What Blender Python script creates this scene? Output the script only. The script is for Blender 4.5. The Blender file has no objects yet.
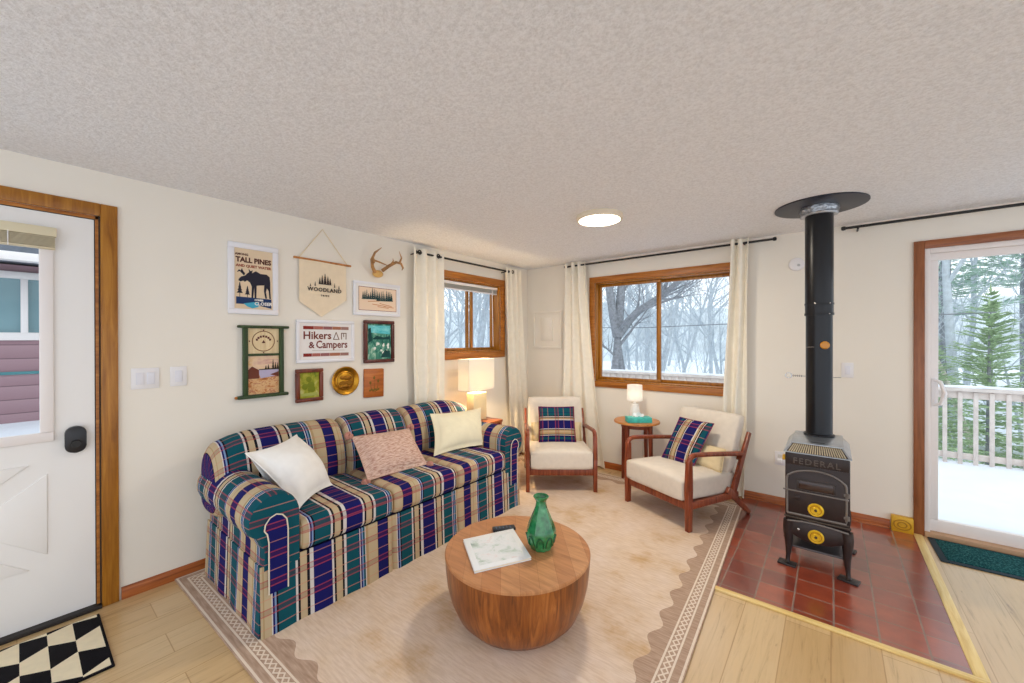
import bpy, bmesh, math, random
from math import sin, cos, pi, radians, sqrt, atan2, hypot
from mathutils import Vector, Matrix, noise as mnoise
random.seed(7)
scene = bpy.context.scene
COL = scene.collection
A, B, H = -3.047, 4.12, 2.325        # left wall plane x, back wall plane y, ceiling height

# ------------------------------------------------------------------ materials
def L(c):
    def f(v):
        v /= 255.0
        return v / 12.92 if v <= 0.04045 else ((v + 0.055) / 1.055) ** 2.4
    return (f(c[0]), f(c[1]), f(c[2]), 1.0)

class NT:
    """small helper round a material's node tree"""
    def __init__(s, name, rough=0.6, spec=0.5, metal=0.0):
        s.m = bpy.data.materials.new(name); s.m.use_nodes = True
        s.t = s.m.node_tree; s.n = s.t.nodes; s.l = s.t.links
        s.b = s.n['Principled BSDF']; s.out = s.n['Material Output']
        s.b.inputs['Roughness'].default_value = rough
        s.b.inputs['Specular IOR Level'].default_value = spec
        s.b.inputs['Metallic'].default_value = metal
    def new(s, t, **kw):
        n = s.n.new(t)
        for k, v in kw.items(): setattr(n, k, v)
        return n
    def link(s, a, b): s.l.new(a, b)
    def coord(s, kind='Object', scale=(1, 1, 1), rot=(0, 0, 0), loc=(0, 0, 0)):
        tc = s.new('ShaderNodeTexCoord'); mp = s.new('ShaderNodeMapping')
        mp.inputs['Scale'].default_value = scale; mp.inputs['Rotation'].default_value = rot
        mp.inputs['Location'].default_value = loc
        s.link(tc.outputs[kind], mp.inputs['Vector']); return mp.outputs['Vector']
    def noise(s, vec, scale=5, detail=4, rough=0.5, dist=0.0):
        n = s.new('ShaderNodeTexNoise'); n.inputs['Scale'].default_value = scale
        n.inputs['Detail'].default_value = detail; n.inputs['Roughness'].default_value = rough
        n.inputs['Distortion'].default_value = dist
        if vec is not None: s.link(vec, n.inputs['Vector'])
        return n.outputs['Fac']
    def ramp(s, fac, stops, interp='LINEAR'):
        r = s.new('ShaderNodeValToRGB'); r.color_ramp.interpolation = interp
        e = r.color_ramp.elements
        while len(e) > 1: e.remove(e[-1])
        e[0].position = stops[0][0]; e[0].color = stops[0][1]
        for p, c in stops[1:]:
            k = e.new(p); k.color = c
        s.link(fac, r.inputs['Fac']); return r.outputs['Color']
    def mix(s, fac, a, b, blend='MIX'):
        m = s.new('ShaderNodeMix', data_type='RGBA', blend_type=blend)
        for v, i in ((fac, 0), (a, 6), (b, 7)):
            if hasattr(v, 'links') or hasattr(v, 'is_linked'): s.link(v, m.inputs[i])
            else: m.inputs[i].default_value = v
        return m.outputs[2]
    def math(s, op, a, b=None, c=None):
        m = s.new('ShaderNodeMath', operation=op)
        for i, v in enumerate((a, b, c)):
            if v is None: continue
            if hasattr(v, 'is_linked'): s.link(v, m.inputs[i])
            else: m.inputs[i].default_value = v
        return m.outputs[0]
    def sep(s, vec):
        x = s.new('ShaderNodeSeparateXYZ'); s.link(vec, x.inputs[0]); return x.outputs
    def base(s, v):
        if hasattr(v, 'is_linked'): s.link(v, s.b.inputs['Base Color'])
        else: s.b.inputs['Base Color'].default_value = v
    def bump(s, h, strength=0.3, dist=0.01):
        b = s.new('ShaderNodeBump'); b.inputs['Strength'].default_value = strength
        b.inputs['Distance'].default_value = dist
        s.link(h, b.inputs['Height']); s.link(b.outputs['Normal'], s.b.inputs['Normal'])

def M(name, c, rough=0.6, spec=0.5, metal=0.0, var=0.0, vscale=8, bump=0.0, bscale=60, bdist=0.004):
    """plain colour with a little procedural variation"""
    k = NT(name, rough, spec, metal); v = k.coord()
    if var > 0:
        f = k.noise(v, vscale, 5)
        d = tuple(max(0, x * (1 - var)) for x in L(c)[:3]) + (1,); u = tuple(min(1, x * (1 + var)) for x in L(c)[:3]) + (1,)
        k.base(k.ramp(f, [(0.3, d), (0.7, u)]))
    else: k.base(L(c))
    if bump > 0: k.bump(k.noise(v, bscale, 4), bump, bdist)
    return k.m

def wood(name, dark, mid, light, axis='Z', scale=1.0, rough=0.35, stretch=14, spec=0.5):
    k = NT(name, rough, spec)
    sc = {'X': (1, stretch, stretch), 'Y': (stretch, 1, stretch), 'Z': (stretch, stretch, 1)}[axis]
    v = k.coord('Object', tuple(x * scale for x in sc))
    f = k.noise(v, 3.2, 7, 0.62, 0.6)
    k.base(k.ramp(f, [(0.28, L(dark)), (0.5, L(mid)), (0.72, L(light))]))
    k.bump(f, 0.12, 0.002); return k.m

def fabric(name, c, var=0.06, weave=420, rough=0.9, bump=0.25):
    k = NT(name, rough, 0.2); v = k.coord()
    f = k.noise(v, 22, 5); g = k.noise(v, weave, 2)
    d = tuple(x * (1 - var) for x in L(c)[:3]) + (1,); u = tuple(min(1, x * (1 + var)) for x in L(c)[:3]) + (1,)
    k.base(k.ramp(f, [(0.3, d), (0.7, u)])); k.bump(g, bump, 0.002); return k.m

NAVY, TEAL, CREAM, WHITE, BLACK, LBLUE, TAN, MAROON = (18, 21, 94), (8, 78, 92), (188, 170, 138), (206, 203, 200), (14, 14, 26), (120, 146, 186), (172, 148, 108), (120, 34, 50)

def plaid(name, period=0.71, small=False):
    k = NT(name, 0.85, 0.2)
    tc = k.new('ShaderNodeTexCoord'); x = k.sep(tc.outputs['UV'])
    u = k.math('FRACT', k.math('DIVIDE', x[0], period))
    seq = [(0, NAVY), (.097, WHITE), (.106, BLACK), (.119, CREAM), (.155, BLACK), (.165, WHITE), (.18, TEAL), (.25, NAVY), (.256, WHITE), (.261, NAVY),
           (.27, LBLUE), (.279, TEAL), (.289, WHITE), (.296, TAN), (.312, CREAM), (.372, BLACK), (.377, NAVY), (.440, BLACK), (.445, CREAM), (.47, TAN), (.476, CREAM), (.506, WHITE), (.512, NAVY), (.520, LBLUE), (.529, BLACK), (.538, TEAL), (.62, WHITE), (.632, BLACK), (.643, CREAM), (.675, BLACK), (.69, WHITE)]
    if small: seq = [(q * 0.71, c_) for q, c_ in ((0, NAVY), (.10, TEAL), (.16, NAVY), (.19, BLACK), (.205, WHITE), (.225, BLACK), (.245, TAN), (.29, CREAM), (.33, TAN), (.36, BLACK), (.38, WHITE), (.40, NAVY), (.64, WHITE), (.665, TAN), (.71, BLACK), (.73, WHITE), (.75, BLACK), (.77, TEAL), (.86, NAVY), (.875, TEAL))]
    c = k.ramp(u, [(p / 0.71, L(q)) for p, q in seq], 'CONSTANT')
    per = 0.135 if not small else 0.165
    w = k.math('FRACT', k.math('DIVIDE', x[1], per))
    blk, wht, red, pink = (0, 0, 0, 1), (1, 1, 1, 1), L((170, 62, 72)), L((206, 138, 116))
    # cross stripes: narrow red/pink threads, with a darker band between two of them
    cc = k.ramp(w, [(0, red), (.045, L((90, 24, 44))), (.2, red), (.245, L((30, 60, 80))), (.55, pink), (.585, L((40, 50, 80)))], 'CONSTANT')
    ca = k.ramp(w, [(0, (.62,) * 3 + (1,)), (.045, (.26,) * 3 + (1,)), (.2, (.62,) * 3 + (1,)), (.245, (.0,) * 3 + (1,)), (.55, (.5,) * 3 + (1,)), (.585, (.0,) * 3 + (1,))], 'CONSTANT')
    v = k.coord(); g = k.noise(v, 500, 2)
    col = k.mix(ca, c, cc)
    k.base(col); k.bump(g, 0.25, 0.002); return k.m

m = {}
m['wall'] = M('wall_paint', (239, 233, 222), 0.75, 0.25, var=0.015, vscale=2, bump=0.06, bscale=140)
def ceiling_mat():
    k = NT('popcorn_ceiling', 0.95, 0.1); v = k.coord()
    f = k.noise(v, 75, 6, 0.7)
    k.base(k.ramp(f, [(0.34, L((226, 225, 226))), (0.6, L((246, 246, 248)))]))
    k.bump(f, 0.7, 0.012); return k.m
m['ceiling'] = ceiling_mat()
def floor_mat():
    k = NT('vinyl_plank_floor', 0.33, 0.8)
    v = k.coord('Object', (1, 1, 1), (0, 0, radians(90)))
    br = k.new('ShaderNodeTexBrick'); br.offset = 0.37
    k.link(v, br.inputs['Vector'])
    br.inputs['Scale'].default_value = 1; br.inputs['Brick Width'].default_value = 1.22; br.inputs['Row Height'].default_value = 0.18
    br.inputs['Mortar Size'].default_value = 0.0022; br.inputs['Mortar Smooth'].default_value = 0.1; br.inputs['Bias'].default_value = 0
    br.inputs['Color1'].default_value = L((204, 169, 118)); br.inputs['Color2'].default_value = L((217, 187, 140)); br.inputs['Mortar'].default_value = L((184, 146, 96))
    gv = k.coord('Object', (14, 0.9, 1)); g = k.noise(gv, 2.4, 8, 0.66, 1.2)
    gr = k.ramp(g, [(0.26, (.56, .47, .38, 1)), (0.44, (.94, .92, .9, 1)), (0.56, (1, 1, 1, 1)), (0.75, (1.0, .97, .92, 1))])
    kv = k.coord('Object', (7, 1.6, 1)); kn = k.noise(kv, 2.6, 3, 0.5)
    knr = k.ramp(kn, [(0.24, (.5, .4, .3, 1)), (0.31, (1, 1, 1, 1))])
    k.base(k.mix(1.0, k.mix(1.0, br.outputs['Color'], gr, 'MULTIPLY'), knr, 'MULTIPLY'))
    k.bump(g, 0.06, 0.003); k.b.inputs['Coat Weight'].default_value = 0.6; k.b.inputs['Coat Roughness'].default_value = 0.22; return k.m
m['floor'] = floor_mat()
def tile_mat():
    k = NT('quarry_tile', 0.3, 0.9)
    v = k.coord('Object', (1, 1, 1), (0, 0, 0), (-0.011, -2.56, 0))
    br = k.new('ShaderNodeTexBrick'); br.offset = 0.0; br.squash = 1.0
    k.link(v, br.inputs['Vector'])
    br.inputs['Scale'].default_value = 1; br.inputs['Brick Width'].default_value = 0.17; br.inputs['Row Height'].default_value = 0.17
    br.inputs['Mortar Size'].default_value = 0.0042; br.inputs['Mortar Smooth'].default_value = 0.15
    br.inputs['Color1'].default_value = L((162, 76, 48)); br.inputs['Color2'].default_value = L((126, 52, 38)); br.inputs['Mortar'].default_value = L((142, 120, 108))
    n = k.noise(k.coord('Object'), 9, 5, 0.6)
    k.base(k.mix(1.0, br.outputs['Color'], k.ramp(n, [(0.3, (.72, .66, .66, 1)), (0.65, (1.08, 1.02, .98, 1))]), 'MULTIPLY'))
    inv = k.math('SUBTRACT', 1.0, br.outputs['Fac']); k.bump(inv, 0.6, 0.004)
    k.link(k.math('MULTIPLY_ADD', br.outputs['Fac'], 0.5, 0.28), k.b.inputs['Roughness']); k.b.inputs['Coat Weight'].default_value = 0.9; k.b.inputs['Coat Roughness'].default_value = 0.16
    return k.m
m['tile'] = tile_mat()
m['oak'] = wood('honey_oak_trim', (128, 76, 12), (160, 102, 24), (186, 128, 44), 'Z')
m['oakh'] = wood('honey_oak_trim_level', (132, 74, 16), (168, 102, 32), (194, 128, 52), 'Y')
m['oakx'] = wood('honey_oak_trim_back', (132, 72, 16), (172, 104, 34), (198, 130, 56), 'X')
m['redwood'] = wood('reddish_door_trim', (104, 58, 30), (140, 82, 46), (162, 102, 62), 'Z')
m['base'] = wood('baseboard_wood', (120, 56, 18), (166, 88, 34), (190, 112, 52), 'Y')
m['basex'] = wood('baseboard_wood_back', (120, 56, 18), (166, 88, 34), (190, 112, 52), 'X')
m['paletrim'] = wood('pale_edge_strip', (206, 170, 96), (232, 202, 130), (244, 222, 164), 'X', rough=0.4)
m['chairwood'] = wood('walnut_stained_frame', (92, 36, 16), (134, 60, 32), (166, 92, 56), 'Z', rough=0.3)
m['sidewood'] = wood('side_table_wood', (150, 86, 36), (190, 122, 60), (212, 150, 86), 'X', rough=0.35)
m['sideleg'] = wood('side_table_leg', (84, 32, 14), (124, 52, 28), (146, 72, 42), 'Z')
m['doorwhite'] = M('door_paint', (238, 236, 234), 0.4, 0.5)
m['vinyl'] = M('white_vinyl', (238, 232, 230), 0.35)
m['white'] = M('white_plastic', (236, 234, 236), 0.35)
m['whiteframe'] = M('white_picture_frame', (236, 236, 242), 0.4)
m['black'] = M('black_metal', (18, 17, 18), 0.45)
m['iron'] = M('cast_iron', (44, 32, 31), 0.42, 0.5, 0.2, var=0.25, vscale=20, bump=0.2, bscale=180, bdist=0.002)
m['ironlight'] = M('worn_iron_edge', (122, 116, 112), 0.4, 0.5, 0.5)
m['steel'] = M('silver_steel_top', (178, 186, 196), 0.3, 0.5, 0.85, var=0.1, vscale=30)
m['pipe'] = M('black_stovepipe', (20, 21, 26), 0.28, 0.6, 0.4)
m['collar'] = M('blue_black_collar', (52, 54, 66), 0.4, 0.5, 0.4)
m['foil'] = M('crumpled_foil', (196, 200, 206), 0.32, 0.5, 0.9, var=0.2, vscale=60, bump=0.9, bscale=70, bdist=0.01)
m['brass'] = M('polished_brass', (226, 186, 40), 0.3, 0.5, 0.45, var=0.12, vscale=40)
m['gold'] = M('hammered_brass', (190, 138, 44), 0.28, 0.5, 0.9, var=0.15, vscale=30, bump=0.3, bscale=60)
m['goldbox'] = M('yellow_brass_box', (214, 166, 40), 0.4, 0.5, 0.15, var=0.08, vscale=40)
m['chrome'] = M('chrome', (190, 190, 190), 0.2, 0.5, 1.0)
m['linen'] = fabric('linen_curtain', (242, 236, 222), 0.03)
m['upholstery'] = fabric('oatmeal_upholstery', (225, 215, 202), 0.04)
m['upholstery2'] = fabric('cream_upholstery', (224, 206, 168), 0.04)
m['pwhite'] = fabric('white_pillow_cloth', (246, 244, 240), 0.03, bump=0.3)
m['pcream'] = fabric('cream_pillow_cloth', (236, 228, 200), 0.03)
def pink_mat():
    k = NT('pink_woven_cloth', 0.95, 0.1); tc = k.new('ShaderNodeTexCoord'); mp = k.new('ShaderNodeMapping')
    mp.inputs['Scale'].default_value = (30, 140, 1); k.link(tc.outputs['UV'], mp.inputs['Vector'])
    f = k.noise(mp.outputs['Vector'], 1, 3, 0.6)
    k.base(k.ramp(f, [(0.36, L((178, 134, 120))), (0.52, L((212, 180, 164))), (0.7, L((228, 204, 190)))])); k.bump(f, 0.5, 0.004); return k.m
m['ppink'] = pink_mat()
m['tassel'] = fabric('pink_tassel', (190, 136, 122), 0.12, bump=0.6)
m['plaid'] = plaid('plaid_upholstery')
m['plaidc'] = plaid('plaid_cushion_cloth', 0.36, True)
m['welt'] = fabric('pale_nail_trim', (222, 214, 196))
m['shade'] = None
def shade_mat(name, c, tr=0.5):
    k = NT(name, 0.8, 0.2); k.base(L(c))
    t = k.new('ShaderNodeBsdfTranslucent'); t.inputs['Color'].default_value = L(c)
    mx = k.new('ShaderNodeMixShader'); mx.inputs[0].default_value = tr
    k.link(k.b.outputs[0], mx.inputs[1]); k.link(t.outputs[0], mx.inputs[2]); k.link(mx.outputs[0], k.out.inputs['Surface']); return k.m
m['shade'] = shade_mat('linen_lampshade', (248, 242, 230), 0.11)
m['lampbase'] = M('cream_lamp_base', (238, 222, 176), 0.45, var=0.06, vscale=14)
m['frost'] = shade_mat('frosted_white_shade', (246, 244, 242), 0.5)
def glass_mat(name='window_glass', tint=(0.97, 0.985, 0.99, 1), r=0.02):
    k = NT(name); k.n.remove(k.b)
    t = k.new('ShaderNodeBsdfTransparent'); t.inputs['Color'].default_value = tint
    g = k.new('ShaderNodeBsdfGlossy'); g.inputs['Roughness'].default_value = r
    f = k.new('ShaderNodeFresnel'); f.inputs['IOR'].default_value = 1.3
    ge = k.new('ShaderNodeNewGeometry'); fr = k.math('MULTIPLY', f.outputs[0], k.math('SUBTRACT', 1.0, ge.outputs['Backfacing']))
    mx = k.new('ShaderNodeMixShader'); k.link(fr, mx.inputs[0])
    k.link(t.outputs[0], mx.inputs[1]); k.link(g.outputs[0], mx.inputs[2]); k.link(mx.outputs[0], k.out.inputs['Surface']); return k.m
m['glass'] = glass_mat()
def emit_mat(name, c, s):
    k = NT(name); k.base(L(c)); k.b.inputs['Emission Color'].default_value = L(c); k.b.inputs['Emission Strength'].default_value = s; return k.m
m['led'] = emit_mat('lit_diffuser', (255, 244, 222), 6.0)
def drum_side():
    k = NT('stave_wood', 0.32, 0.5)
    tc = k.new('ShaderNodeTexCoord'); x = k.sep(tc.outputs['UV'])
    cell = k.math('FLOOR', k.math('MULTIPLY', x[0], 17.0))
    wn = k.new('ShaderNodeTexWhiteNoise', noise_dimensions='1D'); k.link(cell, wn.inputs['W'])
    mp = k.new('ShaderNodeMapping'); mp.inputs['Scale'].default_value = (90, 5, 1); k.link(tc.outputs['UV'], mp.inputs['Vector'])
    f = k.noise(mp.outputs['Vector'], 1, 7, 0.6, 0.8)
    c = k.ramp(f, [(0.28, L((88, 44, 12))), (0.5, L((142, 80, 28))), (0.74, L((182, 114, 50)))])
    tint = k.ramp(wn.outputs['Value'], [(0, (.72, .64, .58, 1)), (1, (1.08, 1.04, 1.0, 1))])
    k.base(k.mix(1.0, c, tint, 'MULTIPLY')); k.bump(f, 0.1, 0.002); return k.m
m['stave'] = drum_side()
def drum_top():
    k = NT('drum_top_wood', 0.42, 0.5)
    v = k.coord('Object', (1, 1, 1), (0, 0, radians(50)))
    br = k.new('ShaderNodeTexBrick'); br.offset = 0.4; k.link(v, br.inputs['Vector'])
    br.inputs['Scale'].default_value = 1; br.inputs['Brick Width'].default_value = 0.9; br.inputs['Row Height'].default_value = 0.085; br.inputs['Mortar Size'].default_value = 0.0006
    br.inputs['Color1'].default_value = L((198, 146, 100)); br.inputs['Color2'].default_value = L((182, 124, 78)); br.inputs['Mortar'].default_value = L((150, 96, 58))
    gv = k.coord('Object', (3, 30, 3), (0, 0, radians(50))); g = k.noise(gv, 1.6, 6, 0.6, 0.5)
    k.base(k.mix(1.0, br.outputs['Color'], k.ramp(g, [(0.3, (.74, .66, .6, 1)), (0.6, (1.06, 1.03, 1, 1))]), 'MULTIPLY')); return k.m
m['drumtop'] = drum_top()
def vase_mat():
    k = NT('green_glaze', 0.12, 0.6); f = k.noise(k.coord(), 28, 4)
    k.base(k.ramp(f, [(0.3, L((16, 90, 52))), (0.6, L((44, 138, 80))), (0.8, L((84, 168, 112)))])); k.b.inputs['Coat Weight'].default_value = 0.5; return k.m
m['vase'] = vase_mat()
def doormat_mat():
    k = NT('teal_mat_pile', 0.95, 0.1); f = k.noise(k.coord(), 85, 5, 0.7)
    k.base(k.ramp(f, [(0.38, L((8, 40, 48))), (0.52, L((22, 78, 80))), (0.62, L((70, 124, 122)))])); k.bump(f, 0.8, 0.006); return k.m
m['tealmat'] = doormat_mat()
m['tealedge'] = M('dark_rubber_edge', (12, 40, 52), 0.7)
m['matblack'] = fabric('black_pile', (16, 14, 20), 0.2, 300, bump=0.6)
m['matcream'] = fabric('cream_pile', (236, 222, 190), 0.05, 300, bump=0.6)
def rug_mat():
    k = NT('woven_rug', 0.95, 0.1); tc = k.new('ShaderNodeTexCoord'); x = k.sep(tc.outputs['UV'])
    # UV in metres: u across (0..W), v along (0..Lr)
    W, Lr = 2.55, 3.27
    du = k.math('MINIMUM', x[0], k.math('SUBTRACT', W, x[0])); dv = k.math('MINIMUM', x[1], k.math('SUBTRACT', Lr, x[1]))
    d = k.math('MINIMUM', du, dv); isu = k.math('LESS_THAN', du, dv)
    inv = k.math('SUBTRACT', 1.0, isu)
    t = k.math('ADD', k.math('MULTIPLY', x[1], isu), k.math('MULTIPLY', x[0], inv))
    sc = k.math('SINE', k.math('MULTIPLY', t, 2 * pi / 0.2))
    lim = k.math('MULTIPLY_ADD', sc, 0.021, 0.178)
    tcv = k.coord('UV'); n1 = k.noise(tcv, 3.0, 5, 0.6); n2 = k.noise(k.coord('UV', (140, 140, 1)), 1, 2); n3 = k.noise(k.coord('UV', (12, 100, 1)), 1, 4)
    field = k.ramp(n1, [(0.3, L((206, 172, 132))), (0.46, L((224, 202, 180))), (0.7, L((230, 212, 198)))])
    field = k.mix(0.55, field, k.ramp(n3, [(0.38, (.80, .74, .68, 1)), (0.6, (1, 1, 1, 1))]), 'MULTIPLY')
    brown = k.ramp(n3, [(0.3, L((164, 136, 116))), (0.7, L((196, 170, 150)))])
    c = k.mix(k.math('LESS_THAN', d, lim), field, brown)
    zig = k.math('ABSOLUTE', k.math('SUBTRACT', k.math('FRACT', k.math('DIVIDE', t, 0.040)), 0.5))   # 0..0.5
    dd = k.math('ABSOLUTE', k.math('SUBTRACT', d, 0.075))
    # chain of small rings between two lines: |d-0.075| close to a triangle wave
    ring = k.math('LESS_THAN', k.math('ABSOLUTE', k.math('SUBTRACT', dd, k.math('MULTIPLY', zig, 0.030))), 0.0045)
    ln = k.math('MAXIMUM', k.math('MAXIMUM', k.math('LESS_THAN', k.math('ABSOLUTE', k.math('SUBTRACT', d, 0.050)), 0.0045), k.math('LESS_THAN', k.math('ABSOLUTE', k.math('SUBTRACT', d, 0.101)), 0.0045)),
                k.math('LESS_THAN', k.math('ABSOLUTE', k.math('SUBTRACT', d, 0.009)), 0.005))
    c = k.mix(k.math('MULTIPLY', k.math('MAXIMUM', ln, ring), 0.85), c, L((236, 222, 206)))
    k.base(c); k.bump(n2, 0.35, 0.003); return k.m
m['rug'] = rug_mat()
m['snow'] = M('snow', (240, 244, 250), 0.8, 0.2, var=0.04, vscale=2, bump=0.3, bscale=6, bdist=0.05)
m['deckwood'] = M('weathered_deck_wood', (214, 202, 194), 0.7, 0.3, var=0.12, vscale=10)
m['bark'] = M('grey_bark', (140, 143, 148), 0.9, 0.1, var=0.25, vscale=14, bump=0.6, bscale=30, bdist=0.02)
m['barkfar'] = M('hazed_far_bark', (192, 200, 206), 0.9, 0.1, var=0.15, vscale=8)  # distance haze is put into this pale colour of the far trunks
m['needle'] = M('hazed_spruce_needles', (158, 180, 140), 0.8, 0.2, var=0.25, vscale=5)  # green lightened so the colour carries the outdoor haze
m['needle2'] = M('hazed_pine_needles', (158, 184, 166), 0.8, 0.2, var=0.3, vscale=4)  # haze in front of the pines is mixed into their green
m['hill'] = M('hazy_hillside', (206, 214, 218), 0.95, 0.05, var=0.22, vscale=0.35)  # pale tone paints the haze over the distant hill
m['siding'] = None
def siding():
    k = NT('plum_siding', 0.7, 0.3); v = k.coord('Object'); x = k.sep(v)
    f = k.math('FRACT', k.math('DIVIDE', x[2], 0.14))
    k.base(k.ramp(f, [(0.0, L((74, 50, 58))), (0.08, L((150, 118, 126))), (1.0, L((166, 136, 142)))])); return k.m
m['siding'] = siding()
m['roof'] = M('grey_shingle', (112, 118, 128), 0.9, 0.1, var=0.2, vscale=8)
m['nglass'] = M('dusky_window_glass', (122, 156, 164), 0.15, 0.6)
m['slat'] = M('beige_blind_slat', (214, 202, 172), 0.5)
m['antler'] = M('antler_bone', (168, 122, 70), 0.5, var=0.35, vscale=14)
m['skull'] = M('skull_plate', (212, 168, 96), 0.5, var=0.2, vscale=30)
m['paper'] = M('paper', (240, 238, 236), 0.5, 0.3)
m['tissue'] = fabric('tissue_paper', (246, 246, 248), 0.01, 200)
m['cord'] = fabric('cotton_cord', (226, 208, 172), 0.05)
m['pennant'] = fabric('canvas_pennant', (240, 222, 194), 0.03)
def flat(n, c, r=0.6): 
    k = 'flat_' + n
    if k not in m: m[k] = M(n, c, r, 0.3)
    return m[k]
def paint(name, stops, scale=(4, 4, 4), rough=0.5, det=6):
    """a blotchy painted picture surface"""
    k = NT(name, rough, 0.3); f = k.noise(k.coord('Object', scale), 1, det, 0.65, 0.7)
    k.base(k.ramp(f, [(p, L(c)) for p, c in stops])); return k.m

# ------------------------------------------------------------------ mesh building
class MB:
    def __init__(s): s.v = []; s.f = []; s.mi = []; s.uv = []; s.cur = 0
    def add(s, vs, fs, uvs=None):
        o = len(s.v); s.v += [Vector(p) for p in vs]
        for i, f in enumerate(fs):
            s.f.append([o + j for j in f]); s.mi.append(s.cur)
            s.uv.append(uvs[i] if uvs else None)
        return s
    def frombm(s, bm):
        bm.verts.index_update()
        s.add([v.co.copy() for v in bm.verts], [[v.index for v in f.verts] for f in bm.faces]); bm.free(); return s
    def box(s, lo, hi, bev=0.0, seg=2, mtx=None):
        bm = bmesh.new(); bmesh.ops.create_cube(bm, size=1.0)
        c = [(lo[i] + hi[i]) / 2 for i in range(3)]; d = [abs(hi[i] - lo[i]) for i in range(3)]
        for v in bm.verts: v.co = Vector((v.co[i] * d[i] + c[i] for i in range(3)))
        if bev > 0:
            bmesh.ops.bevel(bm, geom=bm.edges[:], offset=min(bev, min(d) * 0.45), segments=seg, affect='EDGES', profile=0.5)
        if mtx is not None: bmesh.ops.transform(bm, matrix=mtx, verts=bm.verts)
        return s.frombm(bm)
    def obox(s, p0, p1, w, d, bev=0.003, up=(0, 0, 1), w2=None, d2=None):
        """bar from p0 to p1, w wide (side) and d thick (up), optional taper"""
        p0, p1 = Vector(p0), Vector(p1); z = (p1 - p0).normalized(); up = Vector(up)
        x = z.cross(up)
        if x.length < 1e-4: x = z.cross(Vector((1, 0, 0)))
        x.normalize(); y = x.cross(z); w2 = w if w2 is None else w2; d2 = d if d2 is None else d2
        bm = bmesh.new(); vs = []
        for p, a, b in ((p0, w, d), (p1, w2, d2)):
            for sx, sy in ((-1, -1), (1, -1), (1, 1), (-1, 1)): vs.append(bm.verts.new(p + x * sx * a / 2 + y * sy * b / 2))
        for f in ((3, 2, 1, 0), (4, 5, 6, 7), (0, 1, 5, 4), (1, 2, 6, 5), (2, 3, 7, 6), (3, 0, 4, 7)): bm.faces.new([vs[i] for i in f])
        if bev > 0: bmesh.ops.bevel(bm, geom=bm.edges[:], offset=bev, segments=2, affect='EDGES', profile=0.5)
        return s.frombm(bm)
    def ring_loft(s, rings, cap=True, uvf=None, closed=True):
        n = len(rings[0]); vs = [p for r in rings for p in r]; fs = []; us = []
        for i in range(len(rings) - 1):
            for j in range(n if closed else n - 1):
                k = (j + 1) % n
                fs.append([i * n + j, i * n + k, (i + 1) * n + k, (i + 1) * n + j])
                if uvf: us.append([uvf(i, j), uvf(i, j + 1), uvf(i + 1, j + 1), uvf(i + 1, j)])
        if cap:
            fs.append(list(range(n))[::-1]); fs.append([(len(rings) - 1) * n + j for j in range(n)])
            if uvf: us.append([uvf(0, j) for j in range(n)][::-1]); us.append([uvf(len(rings) - 1, j) for j in range(n)])
        return s.add(vs, fs, us if uvf else None)
    def tube(s, pts, r, n=8, cap=True, flat=1.0):
        pts = [Vector(p) for p in pts]; rr = r if isinstance(r, (list, tuple)) else [r] * len(pts)
        rings = []; prev = None
        for i, p in enumerate(pts):
            t = (pts[min(i + 1, len(pts) - 1)] - pts[max(i - 1, 0)])
            t = t.normalized() if t.length > 1e-9 else Vector((0, 0, 1))
            if prev is None:
                ref = Vector((0, 0, 1)) if abs(t.z) < 0.9 else Vector((1, 0, 0)); x = t.cross(ref).normalized()
            else:
                x = prev - t * prev.dot(t); x = x.normalized() if x.length > 1e-6 else t.cross(Vector((1, 0.3, 0))).normalized()
            y = t.cross(x); prev = x
            rings.append([p + (x * cos(2 * pi * j / n) + y * sin(2 * pi * j / n) * flat) * rr[i] for j in range(n)])
        return s.ring_loft(rings, cap)
    def lathe(s, prof, c=(0, 0, 0), n=32, axis='Z', mod=None, uv=False):
        """prof: list of (r,z). mod(theta,r,z)->r"""
        c = Vector(c); rings = []
        for r, z in prof:
            ring = []
            for j in range(n):
                t = 2 * pi * j / n; q = mod(t, r, z) if mod else r
                p = Vector((q * cos(t), q * sin(t), z))
                if axis == 'X': p = Vector((z, q * cos(t), q * sin(t)))
                if axis == 'Y': p = Vector((q * sin(t), z, q * cos(t)))
                ring.append(c + p)
            rings.append(ring)
        return s.ring_loft(rings, True, (lambda i, j: (j / n, prof[i][1])) if uv else None)
    def prism(s, poly, lo, hi, axis='X', bev=0.0):
        """extrude a 2-D outline: axis X -> poly is (y,z); Y -> (x,z); Z -> (x,y)"""
        def P(a, b, t): return {'X': (t, a, b), 'Y': (a, t, b), 'Z': (a, b, t)}[axis]
        bm = bmesh.new(); v0 = [bm.verts.new(P(a, b, lo)) for a, b in poly]; v1 = [bm.verts.new(P(a, b, hi)) for a, b in poly]
        n = len(poly); bm.faces.new(v0[::-1]); bm.faces.new(v1)
        for i in range(n): bm.faces.new([v0[i], v0[(i + 1) % n], v1[(i + 1) % n], v1[i]])
        if bev > 0: bmesh.ops.bevel(bm, geom=bm.edges[:], offset=bev, segments=2, affect='EDGES', profile=0.5)
        return s.frombm(bm)
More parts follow.
